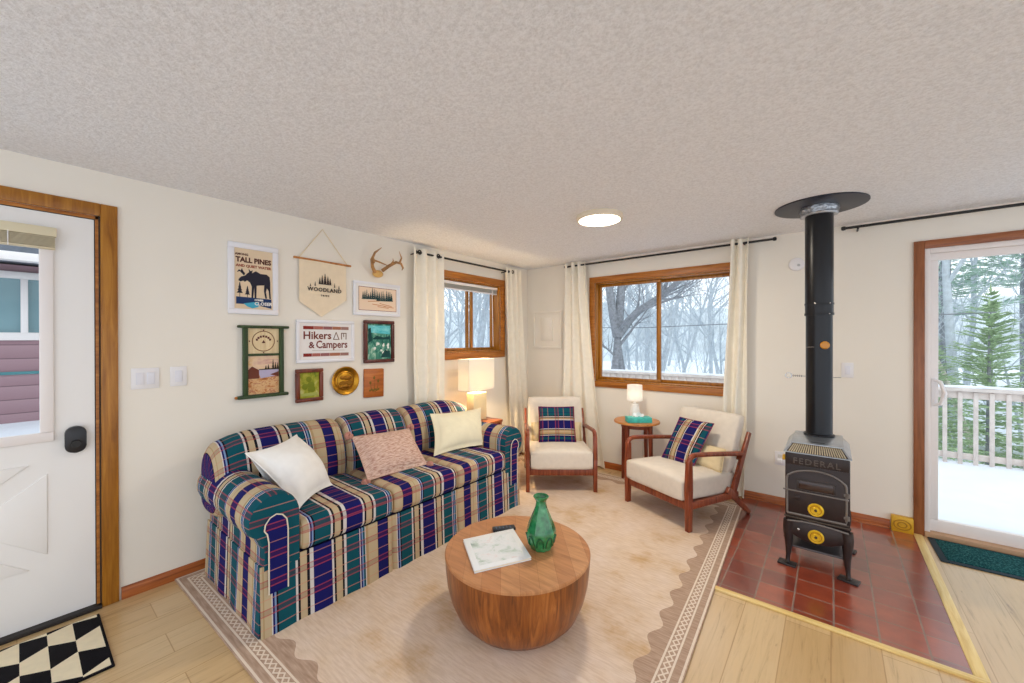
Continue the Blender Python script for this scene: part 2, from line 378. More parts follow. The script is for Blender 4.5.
    def sheet(s, fn, nu, nv, th=0.004, uvf=None):
        """closed thin solid from a surface fn(u,v), u,v in 0..1"""
        P = [[Vector(fn(i / nu, j / nv)) for j in range(nv + 1)] for i in range(nu + 1)]
        def nrm(i, j):
            a = P[min(i + 1, nu)][j] - P[max(i - 1, 0)][j]; b = P[i][min(j + 1, nv)] - P[i][max(j - 1, 0)]
            n = a.cross(b); return n.normalized() if n.length > 1e-12 else Vector((0, 0, 1))
        N = [[nrm(i, j) for j in range(nv + 1)] for i in range(nu + 1)]
        k = (nu + 1) * (nv + 1); idx = lambda i, j, sd: sd * k + i * (nv + 1) + j
        vs = [P[i][j] + N[i][j] * th / 2 for i in range(nu + 1) for j in range(nv + 1)] + [P[i][j] - N[i][j] * th / 2 for i in range(nu + 1) for j in range(nv + 1)]
        fs = []; us = []
        uv = lambda i, j: (uvf(i / nu, j / nv) if uvf else (i / nu, j / nv))
        for i in range(nu):
            for j in range(nv):
                q = [(i, j), (i + 1, j), (i + 1, j + 1), (i, j + 1)]
                fs.append([idx(a, b, 0) for a, b in q]); us.append([uv(a, b) for a, b in q])
                fs.append([idx(a, b, 1) for a, b in q[::-1]]); us.append([uv(a, b) for a, b in q[::-1]])
        rim = [(i, 0) for i in range(nu)] + [(nu, j) for j in range(nv)] + [(i, nv) for i in range(nu, 0, -1)] + [(0, j) for j in range(nv, 0, -1)]
        for q in range(len(rim)):
            a, b = rim[q], rim[(q + 1) % len(rim)]
            fs.append([idx(*a, 0), idx(*a, 1), idx(*b, 1), idx(*b, 0)]); us.append([uv(*a), uv(*a), uv(*b), uv(*b)])
        return s.add(vs, fs, us)
    def sphere(s, c, r, n=12, sc=(1, 1, 1)):
        bm = bmesh.new(); bmesh.ops.create_uvsphere(bm, u_segments=n, v_segments=max(6, n // 2), radius=r)
        for v in bm.verts: v.co = Vector((v.co.x * sc[0] + c[0], v.co.y * sc[1] + c[1], v.co.z * sc[2] + c[2]))
        return s.frombm(bm)
    def torus(s, c, R, r, axis='Z', n=20, k=8):
        vs = []; fs = []
        for i in range(n):
            t = 2 * pi * i / n
            for j in range(k):
                a = 2 * pi * j / k; q = R + r * cos(a); p = (q * cos(t), q * sin(t), r * sin(a))
                if axis == 'Y': p = (p[0], p[2], p[1])
                if axis == 'X': p = (p[2], p[0], p[1])
                vs.append(Vector(c) + Vector(p))
        for i in range(n):
            for j in range(k): fs.append([i * k + j, ((i + 1) % n) * k + j, ((i + 1) % n) * k + (j + 1) % k, i * k + (j + 1) % k])
        return s.add(vs, fs)
    def mesh(s, name, mats, smooth=35, inv=None):
        me = bpy.data.meshes.new(name)
        vs = [inv @ v for v in s.v] if inv is not None else s.v
        me.from_pydata([tuple(v) for v in vs], [], s.f)
        for x in (mats if isinstance(mats, (list, tuple)) else [mats]): me.materials.append(x)
        me.polygons.foreach_set('material_index', s.mi)
        if any(u for u in s.uv):
            uvl = me.uv_layers.new(name='UVMap')
            for p, u in zip(me.polygons, s.uv):
                if u:
                    for li, c in zip(p.loop_indices, u): uvl.data[li].uv = c
        bm = bmesh.new(); bm.from_mesh(me); bmesh.ops.recalc_face_normals(bm, faces=bm.faces); bm.to_mesh(me); bm.free()
        if smooth:
            me.polygons.foreach_set('use_smooth', [True] * len(me.polygons)); me.set_sharp_from_angle(angle=radians(smooth))
        me.update(); return me

def props(o, label=None, cat=None, group=None, kind=None):
    if label: o['label'] = label
    if cat: o['category'] = cat
    if group: o['group'] = group
    if kind: o['kind'] = kind
    return o
def link(o): COL.objects.link(o); return o
def wmat(o):
    mt = Matrix.Translation(o.location) @ o.rotation_euler.to_matrix().to_4x4()
    return (wmat(o.parent) @ mt) if o.parent else mt
def obj(name, mb, mat, parent=None, world=True, smooth=35):
    """link one mesh; world=True: the builder's coordinates are world ones, shifted into the parent's frame"""
    inv = wmat(parent).inverted() if (parent and world) else None
    o = bpy.data.objects.new(name, mb.mesh(name, mat, smooth, inv)); link(o)
    if parent: o.parent = parent
    return o
def root(name, loc, label, cat, rz=0.0, group=None):
    o = bpy.data.objects.new(name, None); link(o); o.empty_display_size = 0.05
    o.location = loc; o.rotation_euler = (0, 0, rz); return props(o, label, cat, group)
def struct(name, mb, mat, parent=None, smooth=35):
    o = obj(name, mb, mat, parent, True, smooth)
    if parent is None: o['kind'] = 'structure'
    return o
def sroot(name, loc):
    o = bpy.data.objects.new(name, None); link(o); o.location = loc; o['kind'] = 'structure'; return o
def copy_tree(o, parent=None):
    c = o.copy(); link(c)
    if parent: c.parent = parent
    for ch in list(o.children): copy_tree(ch, c)
    return c

def text_mb(body, size, mtx, bold=0.0, ex=0.0004, align='CENTER', sx=1.0, spacing=1.0):
    cu = bpy.data.curves.new('lettering', 'FONT'); cu.body = body; cu.size = size; cu.align_x = align; cu.align_y = 'CENTER'
    cu.offset = bold; cu.extrude = ex; cu.resolution_u = 2; cu.space_character = spacing
    o = bpy.data.objects.new('lettering', cu); link(o)
    dg = bpy.context.evaluated_depsgraph_get(); me = bpy.data.meshes.new_from_object(o.evaluated_get(dg))
    mb = MB(); mb.add([mtx @ Vector((v.co.x * sx, v.co.y, v.co.z)) for v in me.vertices], [list(p.vertices) for p in me.polygons])
    bpy.data.objects.remove(o); bpy.data.curves.remove(cu); bpy.data.meshes.remove(me); return mb
def join(*mbs):
    r = MB()
    for b in mbs:
        o = len(r.v); r.v += b.v; r.f += [[o + i for i in f] for f in b.f]; r.mi += b.mi; r.uv += b.uv
    return r
def rr2(w, h, r, n=5, cx=0, cy=0):
    """rounded rectangle outline"""
    out = []
    for (sx, sy, a0) in ((1, 1, 0), (-1, 1, 90), (-1, -1, 180), (1, -1, 270)):
        for k in range(n + 1):
            a = radians(a0 + 90 * k / n); out.append((cx + sx * (w / 2 - r) + r * cos(a), cy + sy * (h / 2 - r) + r * sin(a)))
    return out

# ------------------------------------------------------------------ room shell
XR, YB = 3.0, -1.3
T = 0.15
struct('floor', MB().box((A - T, YB, -0.12), (XR, B + T, 0)), m['floor'])
struct('ceiling', MB().box((A - T, YB, H), (XR, B + T, H + 0.12)), m['ceiling'])
def wall_with_holes(name, axis, c0, c1, holes, plane0, plane1):
    """wall between plane0 and plane1, running c0..c1, with (a0,a1,z0,z1) openings cut out (built from blocks)"""
    mb = MB(); xs = sorted({c0, c1} | {h[0] for h in holes} | {h[1] for h in holes})
    for a, b in zip(xs[:-1], xs[1:]):
        hs = [h for h in holes if h[0] <= a + 1e-6 and h[1] >= b - 1e-6]
        segs = [(0, H)]
        for h in hs:
            ns = []
            for z0, z1 in segs:
                if h[2] > z0: ns.append((z0, min(z1, h[2])))
                if h[3] < z1: ns.append((max(z0, h[3]), z1))
            segs = ns
        for z0, z1 in segs:
            if z1 - z0 < 1e-4: continue
            if axis == 'Y': mb.box((plane0, a, z0), (plane1, b, z1))
            else: mb.box((a, plane0, z0), (b, plane1, z1))
    return struct(name, mb, m['wall'])
DY0, DY1, DZ = -0.67, 0.285, 2.085            # entry door opening
WA = (2.56, 3.575, 1.295, 2.06)               # left window opening
WB = (-2.09, -0.705, 0.962, 2.068)            # back window opening
PD = (0.527, 2.33, 0.0, 2.077)                # patio door opening
wall_with_holes('wall_left', 'Y', YB, B + T, [(DY0, DY1, 0, DZ), WA], A - T, A)
wall_with_holes('wall_back', 'X', A, XR, [WB, PD], B, B + T)

# hearth tiles and edge strips
struct('hearth_floor', MB().box((-0.62, 2.515, -0.02), (0.468, B, 0.004)), m['tile'])
struct('trim_1', MB().box((-0.62, 2.478, 0), (0.515, 2.515, 0.011), 0.004), m['paletrim'])
struct('trim_2', MB().box((0.468, 2.515, 0), (0.515, B - 0.02, 0.009), 0.003), wood('pale_edge_strip_side', (214, 180, 110), (236, 208, 140), (246, 226, 172), 'Y', rough=0.4))
# baseboards
def baseboard_prof(): return [(0, 0), (0.013, 0), (0.013, 0.045), (0.009, 0.06), (0.003, 0.066), (0, 0.066)]
struct('baseboard_left', MB().prism([(A + a, z) for a, z in baseboard_prof()], 0.36, B, 'Y'), m['base'])
bb = MB()
bb.prism([(B - a, z) for a, z in baseboard_prof()], A + 0.013, 0.345, 'X'); bb.box((A + 0.013, B - 0.024, 0), (0.345, B - 0.012, 0.016), 0.004)
struct('baseboard_back', bb, m['basex'])

# ------------------------------------------------------------------ entry door (left)
d1 = sroot('door_1', (A, (DY0 + DY1) / 2, 0))
cas = MB(); cw = 0.066
cas.box((A, DY1, 0), (A + 0.017, DY1 + cw, DZ + cw), 0.004)
cas.box((A, DY0 - cw, 0), (A + 0.017, DY0, DZ + cw), 0.004)
cas.box((A, DY0, DZ), (A + 0.017, DY1, DZ + cw), 0.004)
obj('door_casing', cas, m['oak'], d1)
jm = MB()
jm.box((A - T, DY1 - 0.018, 0), (A, DY1, DZ)); jm.box((A - T, DY0, 0), (A, DY0 + 0.018, DZ)); jm.box((A - T, DY0, DZ - 0.018), (A, DY1, DZ))
obj('door_jamb', jm, m['oakh'], d1)
obj('threshold', MB().box((A - T, DY0 + 0.018, 0), (A + 0.028, DY1 - 0.0, 0.022), 0.005), M('dark_threshold', (38, 32, 30), 0.5), d1)
dl0, dl1 = DY0 + 0.022, DY1 - 0.022
GX0, GX1, GZ0, GZ1 = -0.475, 0.086, 0.955, 1.945   # glazed opening in the leaf (y, z)
xf, xb = A - 0.006, A - 0.050
leaf = MB()
leaf.box((xb, dl0, 0.024), (xf, dl1, GZ0)); leaf.box((xb, dl0, GZ1), (xf, dl1, DZ - 0.022)); leaf.box((xb, dl0, GZ0), (xf, GX0, GZ1)); leaf.box((xb, GX1, GZ0), (xf, dl1, GZ1))
obj('door_leaf', leaf, m['doorwhite'], d1)
ws = MB(); ws.box((A - 0.03, DY1 - 0.0205, 0.022), (A - 0.002, DY1 - 0.0185, DZ - 0.02)); ws.box((A - 0.03, DY0 + 0.02, DZ - 0.021), (A - 0.002, DY1 - 0.02, DZ - 0.019))
ws.box((A - 0.002, DY1 - 0.006, 0.022), (A + 0.004, DY1, DZ)); obj('weather_strip', ws, M('dark_weather_strip', (52, 38, 28), 0.7), d1)
fr = MB()
for (y0, y1, z0, z1) in ((GX0 - 0.035, GX1 + 0.035, GZ1 - 0.01, GZ1 + 0.035), (GX0 - 0.035, GX1 + 0.035, GZ0 - 0.035, GZ0 + 0.012), (GX0 - 0.035, GX0 + 0.012, GZ0 + 0.012, GZ1 - 0.01), (GX1 - 0.012, GX1 + 0.035, GZ0 + 0.012, GZ1 - 0.01)):
    fr.box((xf - 0.01, y0, z0), (xf + 0.014, y1, z1), 0.005)
obj('window_molding', fr, m['vinyl'], d1)
obj('window_pane', MB().box((xf - 0.026, GX0, GZ0), (xf - 0.022, GX1, GZ1)), m['glass'], d1)
# cross-buck mouldings pressed into the lower half of the door
by0, by1, bz0, bz1 = dl0 + 0.13, dl1 - 0.165, 0.30, 0.815
cy, cz = (by0 + by1) / 2, (bz0 + bz1) / 2; g = 0.055
for pl in ([(by0 + g, bz1), (by1 - g, bz1), (cy, cz + g)], [(by0 + g, bz0), (cy, cz - g), (by1 - g, bz0)], [(by0, bz0 + g), (by0, bz1 - g), (cy - g, cz)], [(by1, bz0 + g), (cy + g, cz), (by1, bz1 - g)]):
    obj('raised_panel', MB().prism(pl, xf - 0.004, xf + 0.007, 'X', 0.006), m['doorwhite'], d1)
sl = MB(); sl.prism(rr2(0.076, 0.135, 0.034, 6, 0.193, 0.915), xf, xf + 0.032, 'X', 0.006)
lk = obj('smart_lock', sl, M('black_plastic', (26, 26, 32), 0.3), d1)
obj('thumb_turn', MB().lathe([(0.0, 0.03), (0.02, 0.03), (0.018, 0.044), (0.0, 0.044)], (xf, 0.193, 0.895), 20, 'X'), m['black'], lk)
hb = MB(); hb.box((xf + 0.001, GX0 - 0.03, 1.94), (xf + 0.035, GX1 + 0.045, 1.985), 0.003)
bl = root('mini_blind', (xf, -0.2, 1.93), 'beige mini blind pulled up at the top of the glazed white entry door', 'blind')
obj('head_rail', hb, M('beige_head_rail', (222, 212, 182), 0.5), bl)
st = MB()
for i in range(9): st.box((xf + 0.006, GX0 - 0.025, 1.890 + i * 0.0055), (xf + 0.032, GX1 + 0.04, 1.8925 + i * 0.0055))
obj('slat_stack', st, m['slat'], bl)
obj('bottom_rail', MB().box((xf + 0.006, GX0 - 0.025, 1.876), (xf + 0.032, GX1 + 0.04, 1.887), 0.003), m['slat'], bl)
for y in (-0.02, -0.4): lc = MB(); lc.tube([(xf + 0.034, y, 1.945), (xf + 0.034, y, 1.875)], 0.002, 5); obj('cord', lc, m['white'], bl)

# ------------------------------------------------------------------ windows
def window(name, axis, op, plane, sgn, cas_w, wood_a, wood_b, mull):
    """wood-framed slider. axis: wall runs along this axis; sgn: direction into the room"""
    a0, a1, z0, z1 = op
    r = sroot(name, ((plane, (a0 + a1) / 2, z0) if axis == 'Y' else ((a0 + a1) / 2, plane, z0)))
    def bx(mb, a, b, lo, hi, p0, p1, bev=0.003):
        q0, q1 = sorted((plane + sgn * p0, plane + sgn * p1))
        if axis == 'Y': mb.box((q0, a, lo), (q1, b, hi), bev)
        else: mb.box((a, q0, lo), (b, q1, hi), bev)
    c = MB(); w = cas_w
    bx(c, a0 - w, a1 + w, z1, z1 + w, 0, 0.018); bx(c, a0 - w, a1 + w, z0 - w, z0, 0, 0.018)
    bx(c, a0 - w, a0, z0, z1, 0, 0.018); bx(c, a1, a1 + w, z0, z1, 0, 0.018)
    obj('casing', c, wood_a, r)
    f = MB(); t = 0.016
    bx(f, a0, a1, z1 - t, z1, -T, 0); bx(f, a0, a1, z0, z0 + t, -T, 0); bx(f, a0, a0 + t, z0, z1, -T, 0); bx(f, a1 - t, a1, z0, z1, -T, 0)
    obj('window_frame', f, wood_b, r)
    for k, (s0, s1, dp) in enumerate(((a0 + t, mull + 0.028, -0.055), (mull - 0.028, a1 - t, -0.095))):
        s = MB(); w2 = 0.03; q = z0 + t; e = z1 - t
        bx(s, s0, s1, e - w2, e, dp - 0.03, dp); bx(s, s0, s1, q, q + w2, dp - 0.03, dp); bx(s, s0, s0 + w2, q + w2, e - w2, dp - 0.03, dp); bx(s, s1 - w2, s1, q + w2, e - w2, dp - 0.03, dp)
        so = obj('sash', s, wood_b, r)
        p = MB(); bx(p, s0 + w2, s1 - w2, q + w2, e - w2, dp - 0.018, dp - 0.014, 0)
        obj('pane', p, m['glass'], so)
    return r
w1 = window('window_1', 'Y', WA, A, 1, 0.072, m['oakh'], m['oak'], 3.15)
w2 = window('window_2', 'X', WB, B, -1, 0.066, m['oakx'], m['oak'], -1.405)
# raised blind inside the left window
b2 = root('mini_blind', (A - 0.02, 3.07, 2.0), 'white mini blind raised to the top of the left wall window', 'blind')
obj('head_rail', MB().box((A - 0.045, WA[0] + 0.03, 2.008), (A - 0.012, WA[1] - 0.03, 2.036), 0.003), m['white'], b2)
st = MB()
for i in range(8): st.box((A - 0.042, WA[0] + 0.035, 1.968 + i * 0.005), (A - 0.016, WA[1] - 0.035, 1.9702 + i * 0.005))
obj('slat_stack', st, M('grey_slats', (196, 196, 192), 0.5), b2)
obj('bottom_rail', MB().box((A - 0.042, WA[0] + 0.035, 1.953), (A - 0.016, WA[1] - 0.035, 1.965), 0.003), m['white'], b2)
wd = MB(); wd.tube([(A - 0.01, 3.45, 2.0), (A - 0.008, 3.46, 1.35)], 0.004, 6); obj('wand', wd, m['white'], b2)

# ------------------------------------------------------------------ patio door (back, right)
d2 = sroot('door_2', ((PD[0] + PD[1]) / 2, B, 0))
c = MB(); cw = 0.057
c.box((PD[0] - cw, B - 0.02, 0), (PD[0], B, PD[3] + cw), 0.004); c.box((PD[1], B - 0.02, 0), (PD[1] + cw, B, PD[3] + cw), 0.004)
obj('door_casing', c, m['redwood'], d2)
obj('head_casing', MB().box((PD[0] - cw * 0, B - 0.02, PD[3]), (PD[1], B, PD[3] + cw), 0.004), wood('reddish_head_trim', (118, 64, 34), (154, 92, 54), (176, 112, 72), 'X'), d2)
f = MB(); t = 0.03
f.box((PD[0], B - 0.004, 0.0), (PD[0] + t, B + T, PD[3]), 0.003); f.box((PD[1] - t, B - 0.004, 0), (PD[1], B + T, PD[3]), 0.003); f.box((PD[0] + t, B - 0.004, PD[3] - 0.036), (PD[1] - t, B + T, PD[3]), 0.003)
obj('door_frame', f, m['vinyl'], d2)
obj('sill', MB().box((PD[0], B - 0.03, 0.0), (PD[1], B + T, 0.036), 0.004), M('tan_sill', (190, 152, 118), 0.5, var=0.06, vscale=20), d2)
for k, (s0, s1, dp) in enumerate(((PD[0] + t, 1.46, 0.03), (1.40, PD[1] - t, 0.08))):
    s = MB(); w2_ = 0.045; q, e = 0.036, PD[3] - 0.036
    s.box((s0, B + dp, e - 0.05), (s1, B + dp + 0.04, e), 0.004); s.box((s0, B + dp, q), (s1, B + dp + 0.04, q + 0.085), 0.004)
    s.box((s0, B + dp, q + 0.085), (s0 + w2_, B + dp + 0.04, e - 0.05), 0.004); s.box((s1 - w2_, B + dp, q + 0.085), (s1, B + dp + 0.04, e - 0.05), 0.004)
    so = obj('sliding_panel', s, m['vinyl'], d2)
    obj('pane', MB().box((s0 + w2_, B + dp + 0.018, q + 0.085), (s1 - w2_, B + dp + 0.022, e - 0.05)), m['glass'], so)
    if k == 0:
        hd = MB(); hd.tube([(s0 + 0.022, B + dp, 1.13), (s0 + 0.05, B + dp - 0.03, 1.12), (s0 + 0.07, B + dp - 0.045, 1.04), (s0 + 0.05, B + dp - 0.03, 0.96), (s0 + 0.022, B + dp, 0.95)], 0.012, 8)
        hd.box((s0 + 0.008, B + dp - 0.008, 0.935), (s0 + 0.036, B + dp, 1.145), 0.004)
        obj('door_handle', hd, m['white'], so)

# ------------------------------------------------------------------ curtains and rods
def curtain(name, axis, plane, sgn, top, bot, ztop, zbot, zrod, folds, amp, label, edge_fn=None, group=None, ringfr=(0.2, 0.8)):
    t0, t1 = top; b0, b1 = bot; c = (t0 + t1) / 2
    r = root(name, (plane, c, zbot) if axis == 'Y' else (c, plane, zbot), label, 'curtain', group=group)
    ph = random.uniform(0, 6)
    def fn(u, v):
        z = ztop + (zbot - ztop) * v; k = v ** 1.25
        a0 = t0 + (b0 - t0) * k; a1 = t1 + (b1 - t1) * k
        if edge_fn: a0, a1 = edge_fn(v, a0, a1)
        a = a0 + (a1 - a0) * u
        w = sin(u * folds * 2 * pi + 0.9) * amp * (1 - 0.25 * v) + 0.25 * amp * sin(u * folds * 4.3 + ph + v * 3)
        a += 0.006 * sin(v * 7 + u * 9 + ph)
        p = plane + sgn * w
        return (p, a, z) if axis == 'Y' else (a, p, z)
    obj('cloth', MB().sheet(fn, folds * 14, 40, 0.005), m['linen'], r, smooth=60)
    for q in ringfr:
        a = t0 + (t1 - t0) * q; p = (plane + sgn * (amp * .8), a, zrod) if axis == 'Y' else (a, plane + sgn * (amp * .8), zrod)
        obj('grommet', MB().torus(p, 0.017, 0.006, 'X' if axis == 'Y' else 'Y'), m['black'], r)
    return r
def rod(axis, plane, a0, a1, z, wallp, label, brackets):
    r = root('curtain_rod', (plane, (a0 + a1) / 2, z) if axis == 'Y' else ((a0 + a1) / 2, plane, z), label, 'curtain rod')
    P = (lambda a, dz=0, q=None: (plane if q is None else q, a, z + dz)) if axis == 'Y' else (lambda a, dz=0, q=None: (a, plane if q is None else q, z + dz))
    obj('pole', MB().tube([P(a0), P(a1)], 0.010, 10), m['black'], r)
    for a in (a0, a1): obj('finial', MB().lathe([(0.004, -0.016), (0.014, -0.012), (0.017, 0), (0.014, 0.012), (0.004, 0.016)], P(a), 12, axis), m['black'], r)
    for a in brackets: 
        b = MB(); b.tube([P(a, -0.012), P(a, -0.016, wallp)], 0.006, 8); b.tube([P(a, 0.0), P(a, -0.016)], 0.008, 8)
        obj('bracket', b, m['black'], r)
    return r
ra = A + 0.062
rod('Y', ra, 2.31, 3.66, 2.236, A, 'thin black curtain rod above the small left wall window', (2.30, 3.6))
rb = B - 0.085
rod('X', rb, -2.43, -0.375, 2.278, B, 'thin black curtain rod above the wide back window', (-2.40, -0.6))
rod('X', rb, 0.075, 2.6, 2.286, B, 'long black curtain rod above the patio door', (0.16, 1.4, 2.5))
curtain('curtain', 'Y', ra - 0.003, 1, (2.265, 2.64), (2.30, 2.64), 2.276, 0.03, 2.236, 3, 0.026, 'cream grommet curtain left of the small window, hanging behind the sofa')
curtain('curtain', 'Y', ra, 1, (3.58, 3.87), (3.69, 4.06), 2.276, 0.03, 2.236, 3, 0.03, 'cream grommet curtain in the room corner beside the small window', ringfr=(0.45,))
curtain('curtain', 'X', rb, -1, (-2.42, -2.17), (-2.50, -1.93), 2.318, 0.02, 2.278, 3, 0.03, 'cream grommet curtain left of the wide back window, behind the corner armchair', ringfr=())
curtain('curtain', 'X', rb, -1, (-0.705, -0.565), (-0.80, -0.60), 2.318, 0.02, 2.278, 2, 0.03, 'cream grommet curtain right of the wide back window', ringfr=())

# ------------------------------------------------------------------ wall things (left wall)
XW = A + 0.002
def wall_rot(y, z, x): return Matrix(((0, 0, 1, x), (1, 0, 0, y), (0, 1, 0, z), (0, 0, 0, 1)))   # text plane facing +X, reading along +Y
def polys(mb, pts, x, th=0.0006): mb.prism(pts, x, x + th, 'X'); return mb
def frame_mb(y0, y1, z0, z1, w, d, bev=0.004):
    mb = MB()
    mb.box((XW, y0, z1 - w), (XW + d, y1, z1), bev); mb.box((XW, y0, z0), (XW + d, y1, z0 + w), bev)
    mb.box((XW, y0, z0 + w), (XW + d, y0 + w, z1 - w), bev); mb.box((XW, y1 - w, z0 + w), (XW + d, y1, z1 - w), bev); return mb
def back_mb(y0, y1, z0, z1, d): return MB().box((XW, y0 + 0.004, z0 + 0.004), (XW + d, y1 - 0.004, z1 - 0.004))
def pine(mb, y, z, h, w, x, tiers=4):
    pts_r = []; 
    for i in range(tiers):
        zz = z + h * i / tiers; ww = w * (1 - i / tiers) / 2
        pts_r.append((ww, zz)); pts_r.append((ww * 0.45, zz + h / tiers * 0.9))
    pts = [(y + a, b) for a, b in pts_r] + [(y, z + h)] + [(y - a, b) for a, b in pts_r[::-1]]
    polys(mb, pts, x); return mb

# moose print
y0, y1, z0, z1 = 0.858, 1.156, 1.598, 2.066
r = root('framed_print', (XW, (y0 + y1) / 2, z0), 'white framed poster of a dark moose with TALL PINES lettering', 'picture')
obj('picture_frame', frame_mb(y0, y1, z0, z1, 0.035, 0.022), m['whiteframe'], r)
pr = obj('print', back_mb(y0 + 0.02, y1 - 0.02, z0 + 0.02, z1 - 0.02, 0.012), flat('poster_cream', (228, 206, 176)), r)
xp = XW + 0.0122; yc = (y0 + y1) / 2
dk = MB()
def mo(a, b): return (y0 + 0.045 + a * 0.21, z0 + 0.108 + b * 0.188)
polys(dk, [mo(*p) for p in ((.08, .66), (.14, .74), (.24, .78), (.30, .86), (.42, .88), (.55, .98), (.68, .90), (.86, .90), (.95, .82), (.97, .62), (.97, .30), (.985, .02), (.94, .02), (.92, .30), (.87, .40), (.84, .26), (.87, .02), (.82, .02), (.78, .28), (.79, .50), (.66, .48), (.57, .46), (.56, .02), (.51, .02), (.50, .40), (.47, .02), (.42, .02), (.43, .42), (.38, .56), (.30, .62), (.24, .56), (.20, .60), (.12, .56), (.06, .60))], xp)
for s in (((.22, .78), (.10, .92), (.02, .88), (.08, .98), (.13, .95), (.16, 1.04), (.19, .95), (.25, .86)), ((.30, .86), (.36, .92), (.34, 1.04), (.40, .96), (.46, 1.0), (.44, .90), (.36, .84))): polys(dk, [mo(*p) for p in s], xp)
obj('moose', dk, flat('ink_navy', (32, 30, 48)), pr)
for a_, b_, h_, w_ in ((.1, .16, .072, .036), (.31, .12, .058, .032)):
    q = MB(); pine(q, mo(a_, 0)[0], mo(0, b_)[1], h_, w_, xp); c_ = mo(a_, 0)[0]; q.prism([(c_ - .0016, mo(0, 0)[1]), (c_ + .0016, mo(0, 0)[1]), (c_ + .0016, mo(0, b_ + .02)[1]), (c_ - .0016, mo(0, b_ + .02)[1])], xp, xp + .0006, 'X')
    obj('printed_pine', q, flat('ink_navy', (32, 30, 48)), pr)
wt = MB(); polys(wt, [mo(0, .03), mo(.5, .02), mo(1, .0), mo(1.0, -.34), mo(.7, -.27), mo(.45, -.22), mo(0, -.22)], xp + 0.0004); obj('water', wt, flat('poster_blue', (24, 52, 100)), pr)
wt = MB(); polys(wt, [mo(.2, -.2), mo(.5, -.13), mo(.62, -.16), mo(.62, -.30), mo(.45, -.36), mo(.3, -.30)], xp + 0.001); obj('lake', wt, flat('poster_cyan', (70, 170, 200)), pr)
obj('lettering', join(text_mb('TALL PINES', 0.045, wall_rot(yc + 0.0, 1.956, xp), 0.0022, sx=0.93)), flat('poster_brown', (84, 36, 28)), pr)
obj('lettering', text_mb('AMONG', 0.020, wall_rot(y0 + 0.078, 1.992, xp), 0.0009), flat('poster_brown', (92, 44, 34)), pr)
obj('lettering', text_mb('AND QUIET WATER', 0.023, wall_rot(yc + 0.0, 1.917, xp), 0.0012, sx=1.0), flat('poster_rust', (150, 70, 46)), pr)
for tx_, sz_, p_ in (('COMES', 0.016, (.63, -.06)), ('CLOSER', 0.030, (.76, -.19))): obj('caption', text_mb(tx_, sz_, wall_rot(mo(p_[0], 0)[0], mo(0, p_[1])[1], xp + 0.002), 0.0010), flat('poster_white', (238, 236, 230)), pr)

# pennant
r = root('wall_pennant', (XW, 1.48, 1.6), 'beige canvas pennant printed WOODLAND hanging from a cord and wooden dowel', 'pennant')
def pf(u, v):
    y = 1.298 + u * 0.362; zb = 1.725 - 0.122 * (1 - abs(2 * u - 0.92) / 1.0) if True else 0
    zb = 1.712 + (1.602 - 1.712) * (u / 0.46) if u < 0.46 else 1.602 + (1.742 - 1.602) * ((u - 0.46) / 0.54)
    return (XW + 0.012 + 0.003 * sin(v * 3 + u * 4), y, 2.022 + (zb - 2.022) * v)
cl = obj('cloth', MB().sheet(pf, 26, 14, 0.003), m['pennant'], r)
obj('dowel', MB().tube([(XW + 0.012, 1.262, 2.028), (XW + 0.012, 1.70, 2.022)], 0.008, 10), m['sidewood'], r)
obj('hanging_cord', MB().tube([(XW + 0.014, 1.30, 2.036), (XW + 0.006, 1.474, 2.272), (XW + 0.014, 1.664, 2.03)], 0.0032, 6), m['cord'], r)
xp = XW + 0.0178
for dy, h, w in ((0, .085, .03), (-.022, .07, .026), (.022, .066, .026), (-.04, .05, .022), (.04, .052, .022)): ink = MB(); pine(ink, 1.487 + dy, 1.850, h, w, xp, 5); obj('emblem_pine', ink, flat('ink_brown', (58, 46, 44)), cl)
for dy, h in ((-.075, .032), (.075, .034), (-.11, .02), (.11, .024)): ink = MB(); pine(ink, 1.487 + dy, 1.848 - abs(dy) * 0.18, h, 0.012, xp, 3); obj('emblem_pine', ink, flat('ink_brown', (58, 46, 44)), cl)
obj('lettering', text_mb('WOODLAND', 0.040, wall_rot(1.487, 1.807, xp), 0.0012, spacing=1.12), flat('ink_brown', (58, 46, 44)), cl)
obj('lettering', text_mb('T R I B E', 0.018, wall_rot(1.487, 1.764, xp), 0.0006), flat('ink_brown', (58, 46, 44)), cl)

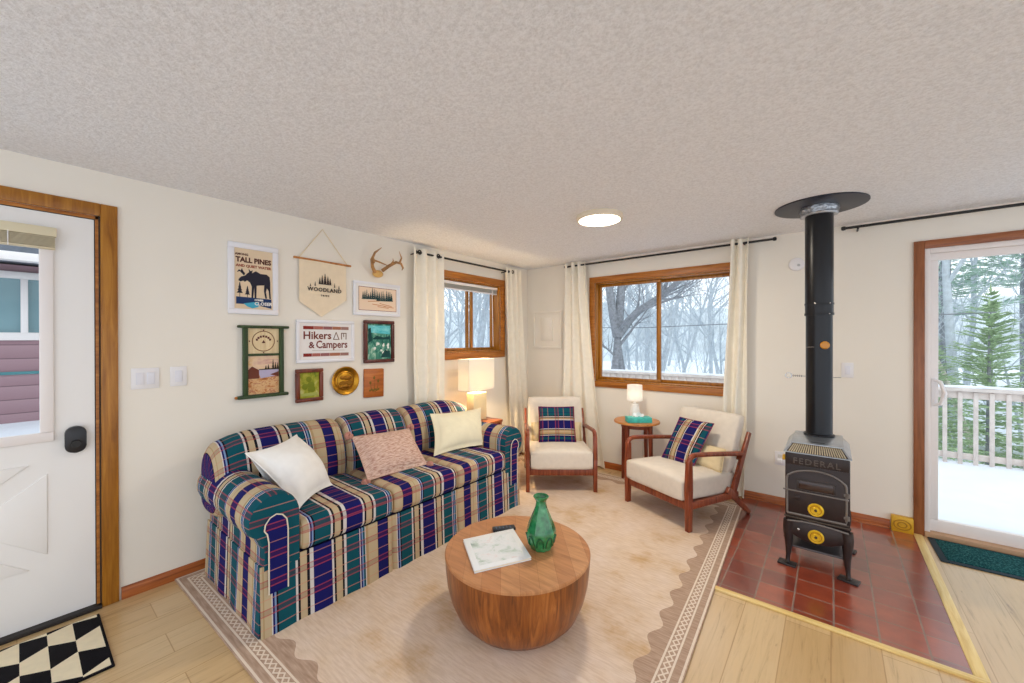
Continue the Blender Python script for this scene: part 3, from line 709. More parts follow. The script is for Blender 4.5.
# antlers
r = root('antler_mount', (XW, 1.945, 1.96), 'small pair of brown deer antlers on a skull plate mounted on the wall', 'antlers')
obj('skull_plate', MB().sphere((XW + 0.03, 1.935, 1.99), 0.04, 14, (0.75, 1.25, 0.8)), m['skull'], r)
def antler(s):
    b = MB(); Y = lambda v: 1.935 + v
    if s < 0:
        b.tube([(XW + 0.04, Y(-.035), 2.0), (XW + 0.07, Y(-.075), 2.03), (XW + 0.09, Y(-.095), 2.09), (XW + 0.10, Y(-.07), 2.15), (XW + 0.10, Y(-.01), 2.20)], [.016, .014, .012, .009, .003], 8)
        b.tube([(XW + 0.09, Y(-.095), 2.09), (XW + 0.13, Y(-.05), 2.07), (XW + 0.16, Y(.01), 2.045)], [.010, .007, .003], 7)
        b.tube([(XW + 0.10, Y(-.08), 2.065), (XW + 0.13, Y(-.10), 2.075), (XW + 0.14, Y(-.11), 2.11)], [.008, .006, .002], 6)
    else:
        b.tube([(XW + 0.04, Y(.035), 2.02), (XW + 0.09, Y(.07), 2.06), (XW + 0.12, Y(.12), 2.095), (XW + 0.12, Y(.17), 2.09), (XW + 0.10, Y(.205), 2.06), (XW + 0.09, Y(.20), 2.04)], [.016, .014, .012, .010, .008, .003], 8)
        b.tube([(XW + 0.12, Y(.155), 2.095), (XW + 0.12, Y(.175), 2.14), (XW + 0.10, Y(.165), 2.20)], [.010, .007, .002], 7)
        b.tube([(XW + 0.10, Y(.08), 2.07), (XW + 0.13, Y(.085), 2.10), (XW + 0.13, Y(.08), 2.12)], [.008, .006, .002], 6)
    return b
obj('antler', antler(-1), m['antler'], r, smooth=60); obj('antler', antler(1), m['antler'], r, smooth=60)

# trees print
y0, y1, z0, z1 = 1.722, 2.168, 1.632, 1.914
r = root('framed_print', (XW, (y0 + y1) / 2, z0), 'white framed print of a row of dark pines inside a thin red border', 'picture')
obj('picture_frame', frame_mb(y0, y1, z0, z1, 0.022, 0.022), m['whiteframe'], r)
pr = obj('print', back_mb(y0 + 0.015, y1 - 0.015, z0 + 0.015, z1 - 0.015, 0.012), m['paper'], r)
xp = XW + 0.0122; yc = (y0 + y1) / 2
obj('print_field', MB().box((XW + 0.008, y0 + 0.048, z0 + 0.045), (xp + 0.0004, y1 - 0.040, z1 - 0.045)), flat('field_peach', (240, 214, 188)), pr)
rd = MB(); xq = xp + 0.0006
for (a, b, cz, d) in ((y0 + .045, y1 - .037, z1 - .046, z1 - .042), (y0 + .045, y1 - .037, z0 + .042, z0 + .046), (y0 + .045, y0 + .049, z0 + .046, z1 - .046), (y1 - .041, y1 - .037, z0 + .046, z1 - .046)): rd.box((xp, a, cz), (xq, b, d))
obj('border_line', rd, flat('border_red', (130, 40, 40)), pr)
tr = MB(); rnd = random.Random(3)
for i in range(17):
    a = i / 16; pine(tr, y0 + 0.085 + a * 0.275, z0 + 0.135 - 0.02 * sin(a * 3) * (0.3 if a < .5 else .8) + 0.01 * sin(a * pi), rnd.uniform(.05, .10), rnd.uniform(.022, .034), xp + 0.0005 + i * 2e-5, 5)
obj('pine_row', tr, flat('ink_teal', (18, 58, 62)), pr)
ln = MB()
for i, (a, b, cz, sl_) in enumerate(((.13, .24, .118, .01), (.17, .30, .098, -.012), (.24, .36, .108, -.02), (.22, .33, .08, -.01), (.28, .38, .085, -.008))): ln.obox((xp + .0005, y0 + a, z0 + cz), (xp + .0005, y0 + b, z0 + cz + sl_), 0.006, 0.0008, 0, up=(1, 0, 0))
obj('ground_line', ln, flat('ground_rust', (206, 142, 96)), pr)

# hikers sign
y0, y1, z0, z1 = 1.276, 1.726, 1.256, 1.576
r = root('framed_sign', (XW, (y0 + y1) / 2, z0), 'white framed sign reading Hikers & Campers between red brown bars', 'sign')
obj('picture_frame', frame_mb(y0, y1, z0, z1, 0.022, 0.022), m['whiteframe'], r)
pr = obj('print', back_mb(y0 + 0.015, y1 - 0.015, z0 + 0.015, z1 - 0.015, 0.012), flat('sign_white', (236, 232, 230)), r)
cols = [(136, 36, 26), (176, 104, 92), (150, 96, 96), (170, 110, 84), (160, 120, 110)]
for zz, ws in ((z1 - 0.058, (0, .22, .42, .62, .82, 1)), (z0 + 0.058, (0, .18, .36, .56, .80, 1))):
    for i in range(5):
        a, b = y0 + 0.05 + ws[i] * 0.355, y0 + 0.05 + ws[i + 1] * 0.355 - 0.002
        obj('colour_bar', MB().box((xp - 0.001, a, zz - 0.012), (xp + 0.0006, b, zz + 0.012)), flat('bar%d' % i, cols[i]), pr)
for tx_, sz_, a_, b_, k_ in (('Hikers', .080, .155, 1.458, 1), ('&', .066, .11, 1.386, 1), ('Campers', .080, .268, 1.389, .86)): obj('lettering', text_mb(tx_, sz_, wall_rot(y0 + a_, b_, xp), 0.0018, sx=k_), flat('sign_rust', (122, 56, 48)), pr)
tn = MB(); ty = y0 + 0.315
for pl in ([(ty - .04, 1.43), (ty - .018, 1.487), (ty - .012, 1.487), (ty - .033, 1.43)], [(ty + .004, 1.43), (ty - .018, 1.487), (ty - .012, 1.487), (ty + .011, 1.43)], [(ty - .04, 1.428), (ty + .012, 1.428), (ty + .012, 1.434), (ty - .04, 1.434)], [(ty + .025, 1.43), (ty + .032, 1.43), (ty + .032, 1.482), (ty + .025, 1.482)], [(ty + .025, 1.476), (ty + .07, 1.476), (ty + .07, 1.482), (ty + .025, 1.482)], [(ty + .063, 1.43), (ty + .07, 1.43), (ty + .07, 1.482), (ty + .063, 1.482)], [(ty + .044, 1.45), (ty + .05, 1.45), (ty + .05, 1.482), (ty + .044, 1.482)]): polys(tn, pl, xp)
obj('tent_symbol', tn, flat('sign_umber', (120, 88, 70)), pr)
obj('rule_line', MB().box((xp - 0.001, y0 + 0.115, 1.345), (xp + 0.0005, y1 - 0.08, 1.3475)), flat('rule_grey', (170, 160, 150)), pr)

# green tall frame with dial above a landscape
y0, y1, z0, z1 = 0.935, 1.192, 1.045, 1.515
r = root('painted_panel', (XW, (y0 + y1) / 2, z0), 'tall green wooden frame with a round dial above a cabin landscape', 'wall panel')
g = m['flat_green'] = wood('green_painted_wood', (26, 44, 18), (42, 66, 28), (56, 82, 38), 'Z', rough=0.5)
f = MB()
f.box((XW, y0 + .004, z0), (XW + 0.03, y0 + 0.032, z1), 0.004); f.box((XW, y1 - 0.032, z0), (XW + 0.03, y1 - .004, z1), 0.004); f.box((XW, y0 + .034, 1.318), (XW + 0.026, y1 - .034, 1.334), 0.003)
obj('upright', f, g, r)
obj('top_rail', MB().box((XW, y0 - 0.026, z1 - 0.009), (XW + 0.036, y1 + 0.03, z1 + 0.009), 0.006), g, r)
bt = obj('bottom_rail', MB().box((XW, y0 - 0.03, z0 - 0.010), (XW + 0.036, y1 + 0.025, z0 + 0.012), 0.006), g, r)
obj('knob', MB().sphere((XW + 0.02, y0 - 0.036, z0 + 0.001), 0.010), m['sidewood'], bt)
dl = obj('dial_panel', MB().box((XW, y0 + 0.03, 1.33), (XW + 0.012, y1 - 0.03, 1.505)), wood('pale_dial_wood', (206, 178, 132), (226, 202, 158), (236, 216, 178), 'Z', rough=0.5), r)
xp = XW + 0.0125; yc = (y0 + y1) / 2
rg = MB(); rg.torus((xp, yc, 1.418), 0.068, 0.0028, 'X', 32, 6); obj('dial_ring', rg, flat('ring_brown', (128, 88, 58)), dl)
MK = lambda q: obj('dial_mark', q, flat('mark_maroon', (96, 40, 36)), dl)
for i in range(7):
    mk = MB(); a = radians(155 - i * 21.5); mk.box((xp - .002, yc + 0.045 * cos(a) - .006, 1.41 + 0.04 * sin(a) - .006), (xp + .0006, yc + 0.045 * cos(a) + .006, 1.41 + 0.04 * sin(a) + .008)); MK(mk)
mk = MB(); mk.prism([(yc - .012, 1.405), (yc + .012, 1.405), (yc, 1.425)], xp - .001, xp + .0006, 'X'); MK(mk)
for a, b in ((0, .075), (0, -.078), (.088, 0), (-.085, 0)): mk = MB(); mk.box((xp - .002, yc + a - .004, 1.418 + b - .004), (xp + .0006, yc + a + .004, 1.418 + b + .004)); MK(mk)
ls = obj('landscape', MB().box((XW, y0 + 0.03, z0 + 0.014), (XW + 0.012, y1 - 0.03, 1.322)), paint('painted_meadow', [(0.3, (92, 50, 30)), (0.42, (196, 120, 66)), (0.52, (226, 190, 140)), (0.6, (180, 96, 60)), (0.72, (238, 216, 178))], (40, 22, 40)), r)
q = MB(); polys(q, [(y0 + .034, 1.19), (y1 - .034, 1.19), (y1 - .034, 1.318), (y0 + .034, 1.318)], xp - 0.0002); obj('painted_sky', q, paint('painted_sunset', [(0.35, (206, 160, 150)), (0.55, (236, 206, 172)), (0.7, (222, 176, 110))], (6, 6, 22)), ls)
q = MB(); polys(q, [(y0 + .11, 1.165), (y1 - .034, 1.18), (y1 - .034, 1.226), (y0 + .09, 1.226)], xp + 0.0004); obj('painted_lake', q, flat('lake_lilac', (186, 178, 206)), ls)
q = MB(); polys(q, [(y0 + .034, 1.165), (y0 + .034, 1.225), (y0 + .058, 1.248), (y0 + .10, 1.222), (y0 + .10, 1.165)], xp + 0.001)
obj('painted_cabin', q, flat('cabin_brown', (112, 56, 40)), ls)
q = MB(); polys(q, [(y1 - .034, 1.17), (y1 - .09, 1.188), (y1 - .034, 1.208)], xp + 0.001); obj('painted_island', q, flat('cabin_brown', (112, 56, 40)), ls)
q = MB()
for i, (yy, hh) in enumerate(((.07, .07), (.055, .05), (.10, .036), (.115, .03), (.04, .045))): pine(q, y1 - yy, 1.222, hh, 0.02, xp + 0.0011 + i * 1e-5, 4)
polys(q, [(y0 + .1, 1.222), (y1 - .034, 1.222), (y1 - .034, 1.232), (y0 + .1, 1.228)], xp + .0008)
obj('painted_pines', q, flat('pine_dark', (50, 40, 24)), ls)

# meadow painting in dark frame
def dark_frame(y0, y1, z0, z1, w, label, stops, sc, wm):
    r = root('framed_painting', (XW, (y0 + y1) / 2, z0), label, 'picture')
    obj('picture_frame', frame_mb(y0, y1, z0, z1, w, 0.03, 0.006), wm, r)
    return r, obj('canvas', back_mb(y0 + w * 0.5, y1 - w * 0.5, z0 + w * 0.5, z1 - w * 0.5, 0.014), paint(label.split()[0] + '_canvas', stops, sc), r)
wm = wood('mahogany_frame', (56, 16, 14), (86, 30, 22), (110, 48, 32), 'Z', rough=0.3)
r, cv = dark_frame(1.812, 2.102, 1.232, 1.592, 0.029, 'turquoise meadow painting with white flowers in a dark mahogany frame', [(0.3, (12, 62, 62)), (0.45, (40, 116, 100)), (0.56, (96, 160, 138)), (0.68, (190, 214, 196))], (26, 26, 14), wm)
xp = XW + 0.0145
q = MB(); polys(q, [(1.852, 1.49), (2.062, 1.475), (2.062, 1.55), (1.852, 1.55)], xp); obj('painted_sky', q, paint('turquoise_sky', [(0.35, (60, 184, 196)), (0.6, (128, 216, 220)), (0.72, (220, 236, 232))], (5, 9, 20)), cv)
rnd = random.Random(5)
for i in range(14): q = MB(); q.sphere((xp, rnd.uniform(1.91, 2.05), rnd.uniform(1.315, 1.40)), rnd.uniform(.006, .013), 8, (0.15, 1, 1)); obj('painted_flower', q, flat('flower_white', (234, 238, 230)), cv)
PT = lambda q: obj('painted_tree', q, flat('painted_dark_teal', (10, 66, 66)), cv)
q = MB(); polys(q, [(1.852, 1.40), (1.852, 1.52), (1.875, 1.53), (1.885, 1.42)], xp + .0008); PT(q); q = MB(); polys(q, [(1.885, 1.43), (1.93, 1.462), (2.0, 1.448), (2.062, 1.462), (2.062, 1.43)], xp + .0006); PT(q); q = MB(); polys(q, [(1.97, 1.275), (2.062, 1.275), (2.062, 1.33), (2.01, 1.34)], xp + .0004); PT(q)
wm2 = wood('chestnut_frame', (74, 24, 14), (110, 46, 26), (134, 66, 40), 'Z', rough=0.3)
r, cv = dark_frame(1.27, 1.468, 0.968, 1.212, 0.028, 'small yellow green tree painting in a reddish brown frame', [(0.3, (70, 90, 20)), (0.45, (140, 148, 30)), (0.58, (176, 170, 60)), (0.7, (206, 206, 150))], (20, 20, 12), wm2)
q = MB(); rnd = random.Random(9); xp = XW + 0.0145
for i in range(9): q.sphere((xp, 1.365 + rnd.uniform(-.035, .035), 1.10 + rnd.uniform(-.045, .04)), rnd.uniform(.014, .026), 10, (0.08, 1, 1))
polys(q, [(1.36, 1.02), (1.37, 1.02), (1.368, 1.09), (1.362, 1.09)], xp); obj('painted_tree', q, flat('tree_olive', (120, 128, 22)), cv)
q = MB(); polys(q, [(1.312, 1.01), (1.426, 1.01), (1.426, 1.034), (1.312, 1.03)], xp + .0005); obj('painted_ground', q, flat('ground_pale', (170, 176, 90)), cv)

# brass plate
r = root('brass_plate', (XW, 1.652, 0.985), 'round brass relief plate hanging between the small frames', 'plate')
R_ = 0.114
obj('dish', MB().lathe([(0, 0), (R_ * .7, 0), (R_, 0.016), (R_, 0.02), (R_ * .94, 0.024), (R_ * .72, 0.012), (R_ * .68, 0.008), (R_ * .62, 0.012), (0, 0.014)], (XW, 1.652, 1.1), 48, 'X'), m['gold'], r)
q = MB(); xp = XW + 0.014
polys(q, [(1.652 - .055, 1.085), (1.652 - .03, 1.10), (1.652, 1.095), (1.652 + .03, 1.105), (1.652 + .06, 1.09), (1.652 + .05, 1.075), (1.652 - .05, 1.07)], xp - .004, 0.008)
for a, b, s in ((-.02, 1.125, .022), (.018, 1.122, .026), (.0, 1.055, .024), (-.035, 1.05, .012), (.035, 1.052, .014)): q.sphere((xp, 1.652 + a, b), s, 10, (0.25, 1.4, .7))
q.torus((xp - .002, 1.652, 1.1), 0.068, 0.003, 'X', 32, 6)
obj('relief', q, M('dark_brass_relief', (150, 100, 30), 0.35, 0.5, 0.8), r)
# wood plaque
r = root('carved_plaque', (XW, 1.908, 0.94), 'small orange brown carved wood plaque below the meadow painting', 'plaque')
pq = MB().prism([(1.812, 0.944), (2.0, 0.936), (2.003, 1.178), (1.99, 1.176), (1.90, 1.181), (1.816, 1.184)], XW, XW + 0.014, 'X', 0.004)
pb = obj('board', pq, wood('orange_plaque_wood', (146, 74, 22), (182, 100, 36), (204, 126, 54), 'Y', rough=0.4), r)
q = MB(); xp = XW + 0.0135
for dy, dz, h in ((0, .04, .10), (-.03, .035, .06), (.032, .038, .07)): q.tube([(xp, 1.908 + dy * .3, 0.985), (xp, 1.908 + dy, 0.985 + dz), (xp, 1.908 + dy * 1.2, 1.0 + h)], [.003, .003, .001], 5); q.sphere((xp, 1.908 + dy * 1.2, 1.005 + h), .014, 8, (.25, .8, 1))
for i in range(6): q.sphere((xp, 1.868 + i * .016, 1.0 + .006 * (i % 2)), .011, 8, (.25, 1, .8))
obj('carving', q, flat('carving_green', (116, 92, 30)), pb)

# switches, outlets
def plate(name, axis, c, w, h, label, cat, toggles=0, outlet=False, plane=None):
    s = 1 if axis == 'X' else -1
    r = root(name, (plane, c[0], c[1] - h / 2) if axis == 'X' else (c[0], plane, c[1] - h / 2), label, cat)
    def bx(mb, a0, a1, zz0, zz1, d0, d1, bev=0.002):
        q0, q1 = sorted((plane + s * d0, plane + s * d1))
        if axis == 'X': mb.box((q0, a0, zz0), (q1, a1, zz1), bev)
        else: mb.box((a0, q0, zz0), (a1, q1, zz1), bev)
    b = MB(); bx(b, c[0] - w / 2, c[0] + w / 2, c[1] - h / 2, c[1] + h / 2, 0.0005, 0.006); obj('wall_plate', b, m['white'], r)
    for i in range(toggles):
        a = c[0] + (i - (toggles - 1) / 2) * 0.046; b = MB(); bx(b, a - 0.017, a + 0.017, c[1] - 0.034, c[1] + 0.034, 0.005, 0.0105); obj('rocker', b, M('rocker_white', (228, 228, 236), 0.35), r)
    if outlet:
        for dz in (-0.02, 0.02): b = MB(); bx(b, c[0] - 0.015, c[0] + 0.015, c[1] + dz - 0.014, c[1] + dz + 0.014, 0.005, 0.0085); obj('receptacle', b, M('receptacle_white', (214, 212, 208), 0.4), r)
    return r
plate('light_switch', 'X', (0.462, 1.208), 0.12, 0.118, 'white double rocker switch plate on the wall nearest the entry door', 'light switch', 2, plane=A)
plate('light_switch', 'X', (0.610, 1.210), 0.078, 0.116, 'white single rocker switch plate between the double switch and the sofa', 'light switch', 1, plane=A)
plate('light_switch', 'Y', (0.10, 1.18), 0.074, 0.118, 'white switch plate on the back wall just right of the stovepipe', 'light switch', 1, plane=B)
plate('wall_outlet', 'Y', (-1.525, 0.42), 0.074, 0.116, 'white wall outlet low behind the round side table', 'outlet', outlet=True, plane=B)
oo = plate('wall_outlet', 'Y', (-0.345, 0.40), 0.074, 0.116, 'white wall outlet with a plug between the right armchair and stove', 'outlet', outlet=True, plane=B)
obj('plug', MB().box((-0.362, B - 0.034, 0.362), (-0.328, B - 0.008, 0.398), 0.006), m['white'], oo)
r = root('smoke_detector', (-0.228, B, 2.0), 'round white detector on the back wall left of the stovepipe', 'smoke detector')
obj('housing', MB().lathe([(0, 0), (0.054, 0), (0.056, -0.008), (0.050, -0.022), (0.026, -0.027), (0, -0.027)], (-0.228, B, 2.055), 32, 'Y'), m['white'], r)
obj('test_button', MB().lathe([(0, -0.024), (0.012, -0.024), (0.010, -0.030), (0, -0.030)], (-0.212, B, 2.045), 16, 'Y'), M('button_grey', (190, 190, 192), 0.5), r)
# electrical panel (painted)
r = root('breaker_panel', (-2.737, B, 1.32), 'flat breaker panel cover painted wall cream on the back wall near the corner', 'electrical panel')
q = MB().box((-2.94, B - 0.010, 1.33), (-2.537, B, 1.77))
for (a, b, c_, d_) in ((-2.95, -2.527, 1.755, 1.78), (-2.95, -2.527, 1.32, 1.345), (-2.95, -2.925, 1.345, 1.755), (-2.552, -2.527, 1.345, 1.755)): q.box((a, B - 0.022, c_), (b, B - 0.004, d_), 0.003)
obj('cover', q, m['wall'], r)
dr = obj('panel_door', MB().box((-2.82, B - 0.026, 1.415), (-2.655, B - 0.009, 1.695), 0.002), m['wall'], r)
obj('latch', MB().box((-2.69, B - 0.033, 1.52), (-2.67, B - 0.025, 1.56), 0.002), m['wall'], dr)
# ceiling light
r = root('ceiling_light', (-1.315, 2.66, H), 'flat round lit ceiling light with a thin pale rim', 'ceiling light')
obj('rim', MB().lathe([(0, 0), (0.165, 0), (0.168, -0.02), (0.16, -0.034), (0.148, -0.036), (0.148, -0.03), (0, -0.03)], (-1.315, 2.66, H), 48), M('light_rim', (228, 214, 190), 0.4), r)
obj('diffuser', MB().lathe([(0, -0.028), (0.147, -0.028), (0.147, -0.036), (0.12, -0.042), (0, -0.044)], (-1.315, 2.66, H), 48), m['led'], r)

# ------------------------------------------------------------------ rug and mats
def rug():
    c00, c10, c11, c01 = (-3.03, 0.585), (-0.425, 0.66), (-0.585, 3.885), (-3.02, 3.89)   # (u0v0),(u1v0),(u1v1),(u0v1)
    W, Lr = 2.55, 3.27
    def fn(u, v):
        x = (c00[0] * (1 - u) + c10[0] * u) * (1 - v) + (c01[0] * (1 - u) + c11[0] * u) * v
        y = (c00[1] * (1 - u) + c10[1] * u) * (1 - v) + (c01[1] * (1 - u) + c11[1] * u) * v
        return (x, y, 0.0075)
    o = obj('area_rug', MB().sheet(fn, 24, 28, 0.009, lambda u, v: (u * W, v * Lr)), m['rug'])
    props(o, 'large beige area rug with brown scalloped chain border under the sofa and drum table', 'rug')
rug()
def checker_mat():
    r = root('checkered_doormat', (-2.7, -0.1, 0), 'black and cream harlequin doormat in front of the white entry door', 'doormat')
    x0, x1, y0, y1 = -2.962, -2.437, -0.47, 0.268
    obj('border', MB().box((x0, y0, 0.0005), (x1, y1, 0.010), 0.003), m['matblack'], r)
    mb = MB(); P = 0.1575; cw = 0.0835; z = 0.0118; ph = 0.207 - 0.1575
    c = 0; yb = y1 - 0.011
    def bp(j, side, c): return x0 + 0.006 + ph - 0.0 + (j - 1) * P + (P if False else 0) + (1 if (j + c) % 2 == 0 else -1) * (0.026 if side else -0.026) + P * 0.69
    while yb > y0 + 0.012:
        ya = max(y0 + 0.011, yb - cw)
        for j in range(-2, 6):
            # quad between boundary j and j+1 (x direction), column c
            q = [(bp(j, 1, c), yb), (bp(j + 1, 1, c), yb), (bp(j + 1, 0, c), ya), (bp(j, 0, c), ya)]
            lo, hi = x0 + 0.008, x1 - 0.010
            q = [(min(max(a, lo), hi), b) for a, b in q]
            if max(abs(q[0][0] - q[1][0]), abs(q[2][0] - q[3][0])) < 0.004: continue
            if (j + c) % 2 == 1: mb.prism(q, 0.004, z, 'Z')
        yb = ya; c += 1
    obj('cream_panel', mb, m['matcream'], r)
checker_mat()
r = root('teal_doormat', (1.05, 3.87, 0), 'dark teal textured doormat on the floor inside the patio door', 'doormat')
pl = [(0.548, 3.70), (1.75, 3.72), (1.75, 4.075), (0.538, 4.085)]
obj('rubber_border', MB().prism(pl, 0.0005, 0.008, 'Z', 0.002), m['tealedge'], r)
obj('pile', MB().prism([(0.582, 3.735), (1.715, 3.755), (1.715, 4.05), (0.572, 4.06)], 0.004, 0.013, 'Z', 0.003), m['tealmat'], r)
# brass box by the patio door
r = root('brass_box', (0.405, B, 0), 'yellow brass box with an oval raised on its face beside the patio door', 'box')
obj('case', MB().box((0.349, B - 0.05, 0.001), (0.468, B - 0.002, 0.115), 0.005), m['goldbox'], r)
q = MB(); q.add([], [])
for R1, th in ((0.042, 0.004), (0.022, 0.004)):
    t = MB().torus((0, 0, 0), R1, th, 'Y', 28, 6); t.v = [Vector((v.x * 1.1 + 0.408, v.y + B - 0.051, v.z * 0.85 + 0.058)) for v in t.v]; q = join(q, t)
obj('oval_relief', q, M('dark_gold', (176, 128, 26), 0.35, 0.5, 0.3), r)

# ------------------------------------------------------------------ sofa
SX, SY0, SY1 = -2.105, 0.725, 2.70
sofa = root('sofa', (-2.5, 1.7125, 0), 'navy, teal and cream plaid three-seat sofa with rolled arms and a skirt', 'sofa')
def catmull(P, n=6, closed=True):
    out = []; N = len(P)
    rng = range(N) if closed else range(N - 1)
    for i in rng:
        g = lambda k: Vector(P[k % N]) if closed else Vector(P[min(max(k, 0), N - 1)])
        p0, p1, p2, p3 = g(i - 1), g(i), g(i + 1), g(i + 2)
        for k in range(n):
            t = k / n; out.append(0.5 * ((2 * p1) + (-p0 + p2) * t + (2 * p0 - 5 * p1 + 4 * p2 - p3) * t * t + (-p0 + 3 * p1 - 3 * p2 + p3) * t ** 3))
    if not closed: out.append(Vector(P[-1]))
    return out
def arc_len(P):
    s = [0.0]
    for a, b in zip(P, P[1:] + [P[0]]): s.append(s[-1] + (Vector(b) - Vector(a)).length)
    return s
def soft_stations(y0, y1, r, n=5, mid=10):
    """stations along y with end inset following a quarter circle"""
    st = []
    for k in range(n): a = pi / 2 * k / n; st.append((y0 + r * (1 - cos(a)) if False else y0 + r * (1 - cos(a)), r * (1 - sin(a))))
    for k in range(mid + 1): st.append((y0 + r + (y1 - y0 - 2 * r) * k / mid, 0.0))
    for k in range(n - 1, -1, -1): a = pi / 2 * k / n; st.append((y1 - r * (1 - cos(a)), r * (1 - sin(a))))
    return st
def seat_cushion(y0, y1, phase):
    xf_, xb_, z0, z1 = -2.085, -2.72, 0.345, 0.50
    w, h = xf_ - xb_, z1 - z0; cx, cz = (xf_ + xb_) / 2, (z0 + z1) / 2
    rings = []; ys = []; st = soft_stations(y0, y1, 0.028)
    base = rr2(w, h, 0.05, 6, cx, cz); S = arc_len([Vector((a, b, 0)) for a, b in base])
    for y, ins in st:
        pr = rr2(w - 2 * ins, h - 2 * ins, max(0.012, 0.05 - ins * 0.6), 6, cx, cz); t = (y - y0) / (y1 - y0); ring = []
        for a, b in pr:
            if b > cz: b += 0.020 * (1 - (2 * t - 1) ** 2) * max(0, min(1, (xf_ + 0.01 - a) / 0.12)) * (1 if a > xb_ else 1)
            ring.append((a, y, b))
        rings.append(ring); ys.append(y)
    inss = [b for a, b in st]; sg = [(-1 if y < (y0 + y1) / 2 else 1) for y in ys]
    return MB().ring_loft(rings, True, lambda i, j: (ys[i] + sg[i] * inss[i] * .6 - phase + 1.42, S[j]))
def back_cushion(y0, y1, phase, e0, e1, top=1.0):
    prof = [(-2.66, 0.44), (-2.628, 0.56), (-2.650, 0.70), (-2.715, 0.815), (-2.80, 0.858), (-2.885, 0.835), (-2.935, 0.74), (-2.94, 0.58), (-2.93, 0.44), (-2.80, 0.41)]
    P = [Vector((a, 0, b)) for a, b in prof]; P = catmull(P, 5); S = arc_len(P)
    c = Vector((-2.80, 0, 0.62)); rings = []; ys = []
    for y, ins in soft_stations(y0, y1, 0.05, 6, 10):
        t = (y - y0) / (y1 - y0); k = 1 - ins / 0.19; crown = 0.012 * (1 - (2 * t - 1) ** 2)
        dz = 0.0
        if e0: dz -= 0.055 * max(0, 1 - (y - y0) / 0.22) ** 2
        if e1: dz -= 0.06 * max(0, 1 - (y1 - y) / 0.30) ** 2
        rings.append([(c.x + (p.x - c.x) * k, y, c.z + (p.z - c.z) * k + (crown + dz) * max(0, (p.z - 0.5) / 0.36)) for p in P]); ys.append(y + (-1 if y < (y0 + y1) / 2 else 1) * ins * .9)
    return MB().ring_loft(rings, True, lambda i, j: (ys[i] - phase + 1.42, S[j]))
for a, b, ph in ((0.902, 1.45, 1.14), (1.452, 1.99, 1.846), (1.992, 2.525, 2.38)):
    o = obj('seat_cushion', seat_cushion(a, b, ph), m['plaid'], sofa, smooth=50)
for a, b, ph, e0, e1 in ((0.685, 1.455, 0.93, 1, 0), (1.457, 1.98, 1.685, 0, 0), (1.982, 2.72, 2.36, 0, 1)):
    obj('back_cushion', back_cushion(a, b, ph, e0, e1), m['plaid'], sofa, smooth=50)
bk = MB(); bk.box((-2.955, 0.80, 0.06), (-2.76, 2.62, 0.70), 0.03); bk.box((-2.78, 0.80, 0.06), (-2.14, 2.62, 0.34), 0.01)
bko = obj('frame', bk, M('sofa_frame_cloth', (40, 40, 70), 0.9, 0.1), sofa)
def arm(mir):
    Y = (lambda y: 3.425 - y) if mir else (lambda y: y)
    prof = [(0.90, 0.20), (0.902, 0.40), (0.902, 0.54)]
    for k in range(0, 15): a = radians(-5 + k * 15.2); prof.append((0.784 + 0.118 * cos(a), 0.562 + 0.122 * sin(a)))
    prof += [(0.715, 0.475), (0.735, 0.42), (0.732, 0.33), (0.730, 0.20)]
    P = [Vector((0, a, b)) for a, b in prof]; S = arc_len(P); cen = Vector((0, 0.80, 0.50)); rings = []; xs = []
    for x, k in ((-2.945, 0.90), (-2.935, 0.97), (-2.90, 1.0), (-2.60, 1.0), (-2.30, 1.0), (-2.135, 1.0), (-2.112, 0.985), (-2.100, 0.95)):
        rings.append([(x, Y(cen.y + (p.y - cen.y) * k), cen.z + (p.z - cen.z) * k if p.z > 0.3 else p.z) for p in P]); xs.append(x)
    mb = MB().ring_loft(rings, False, lambda i, j: (-2.10 - xs[i] + 0.205, S[j]))
    for ri in (0, len(rings) - 1):
        f = list(range(len(P))); mb.add(rings[ri], [f], [[(0.215, rings[ri][j][2] + 0.4) for j in f]])
    o = obj('arm', mb, m['plaid'], sofa, smooth=50)
    # inset front panel
    pn = [(0.752, 0.21), (0.838, 0.21), (0.838, 0.50), (0.832, 0.548), (0.812, 0.575), (0.785, 0.585), (0.757, 0.575), (0.737, 0.548), (0.733, 0.52), (0.745, 0.50), (0.752, 0.46)]
    xa, xb2 = -2.108, -2.088
    pb_ = MB(); n = len(pn)
    pb_.add([(xb2, Y(a), b) for a, b in pn], [list(range(n))], [[(0.045, b + 0.43) for a, b in pn]])
    ring = [[(xa, Y(a), b) for a, b in pn], [(xb2, Y(a), b) for a, b in pn]]
    pb_.ring_loft(ring, False, lambda i, j: (0.045, pn[j % n][1] + 0.43))
    po = obj('arm_panel', pb_, m['plaid'], o)
    obj('nail_trim', MB().tube([(xb2 + 0.001, Y(a), b) for a, b in pn[1:] + pn[:1]], 0.0032, 6), m['welt'], po)
arm(False); arm(True)
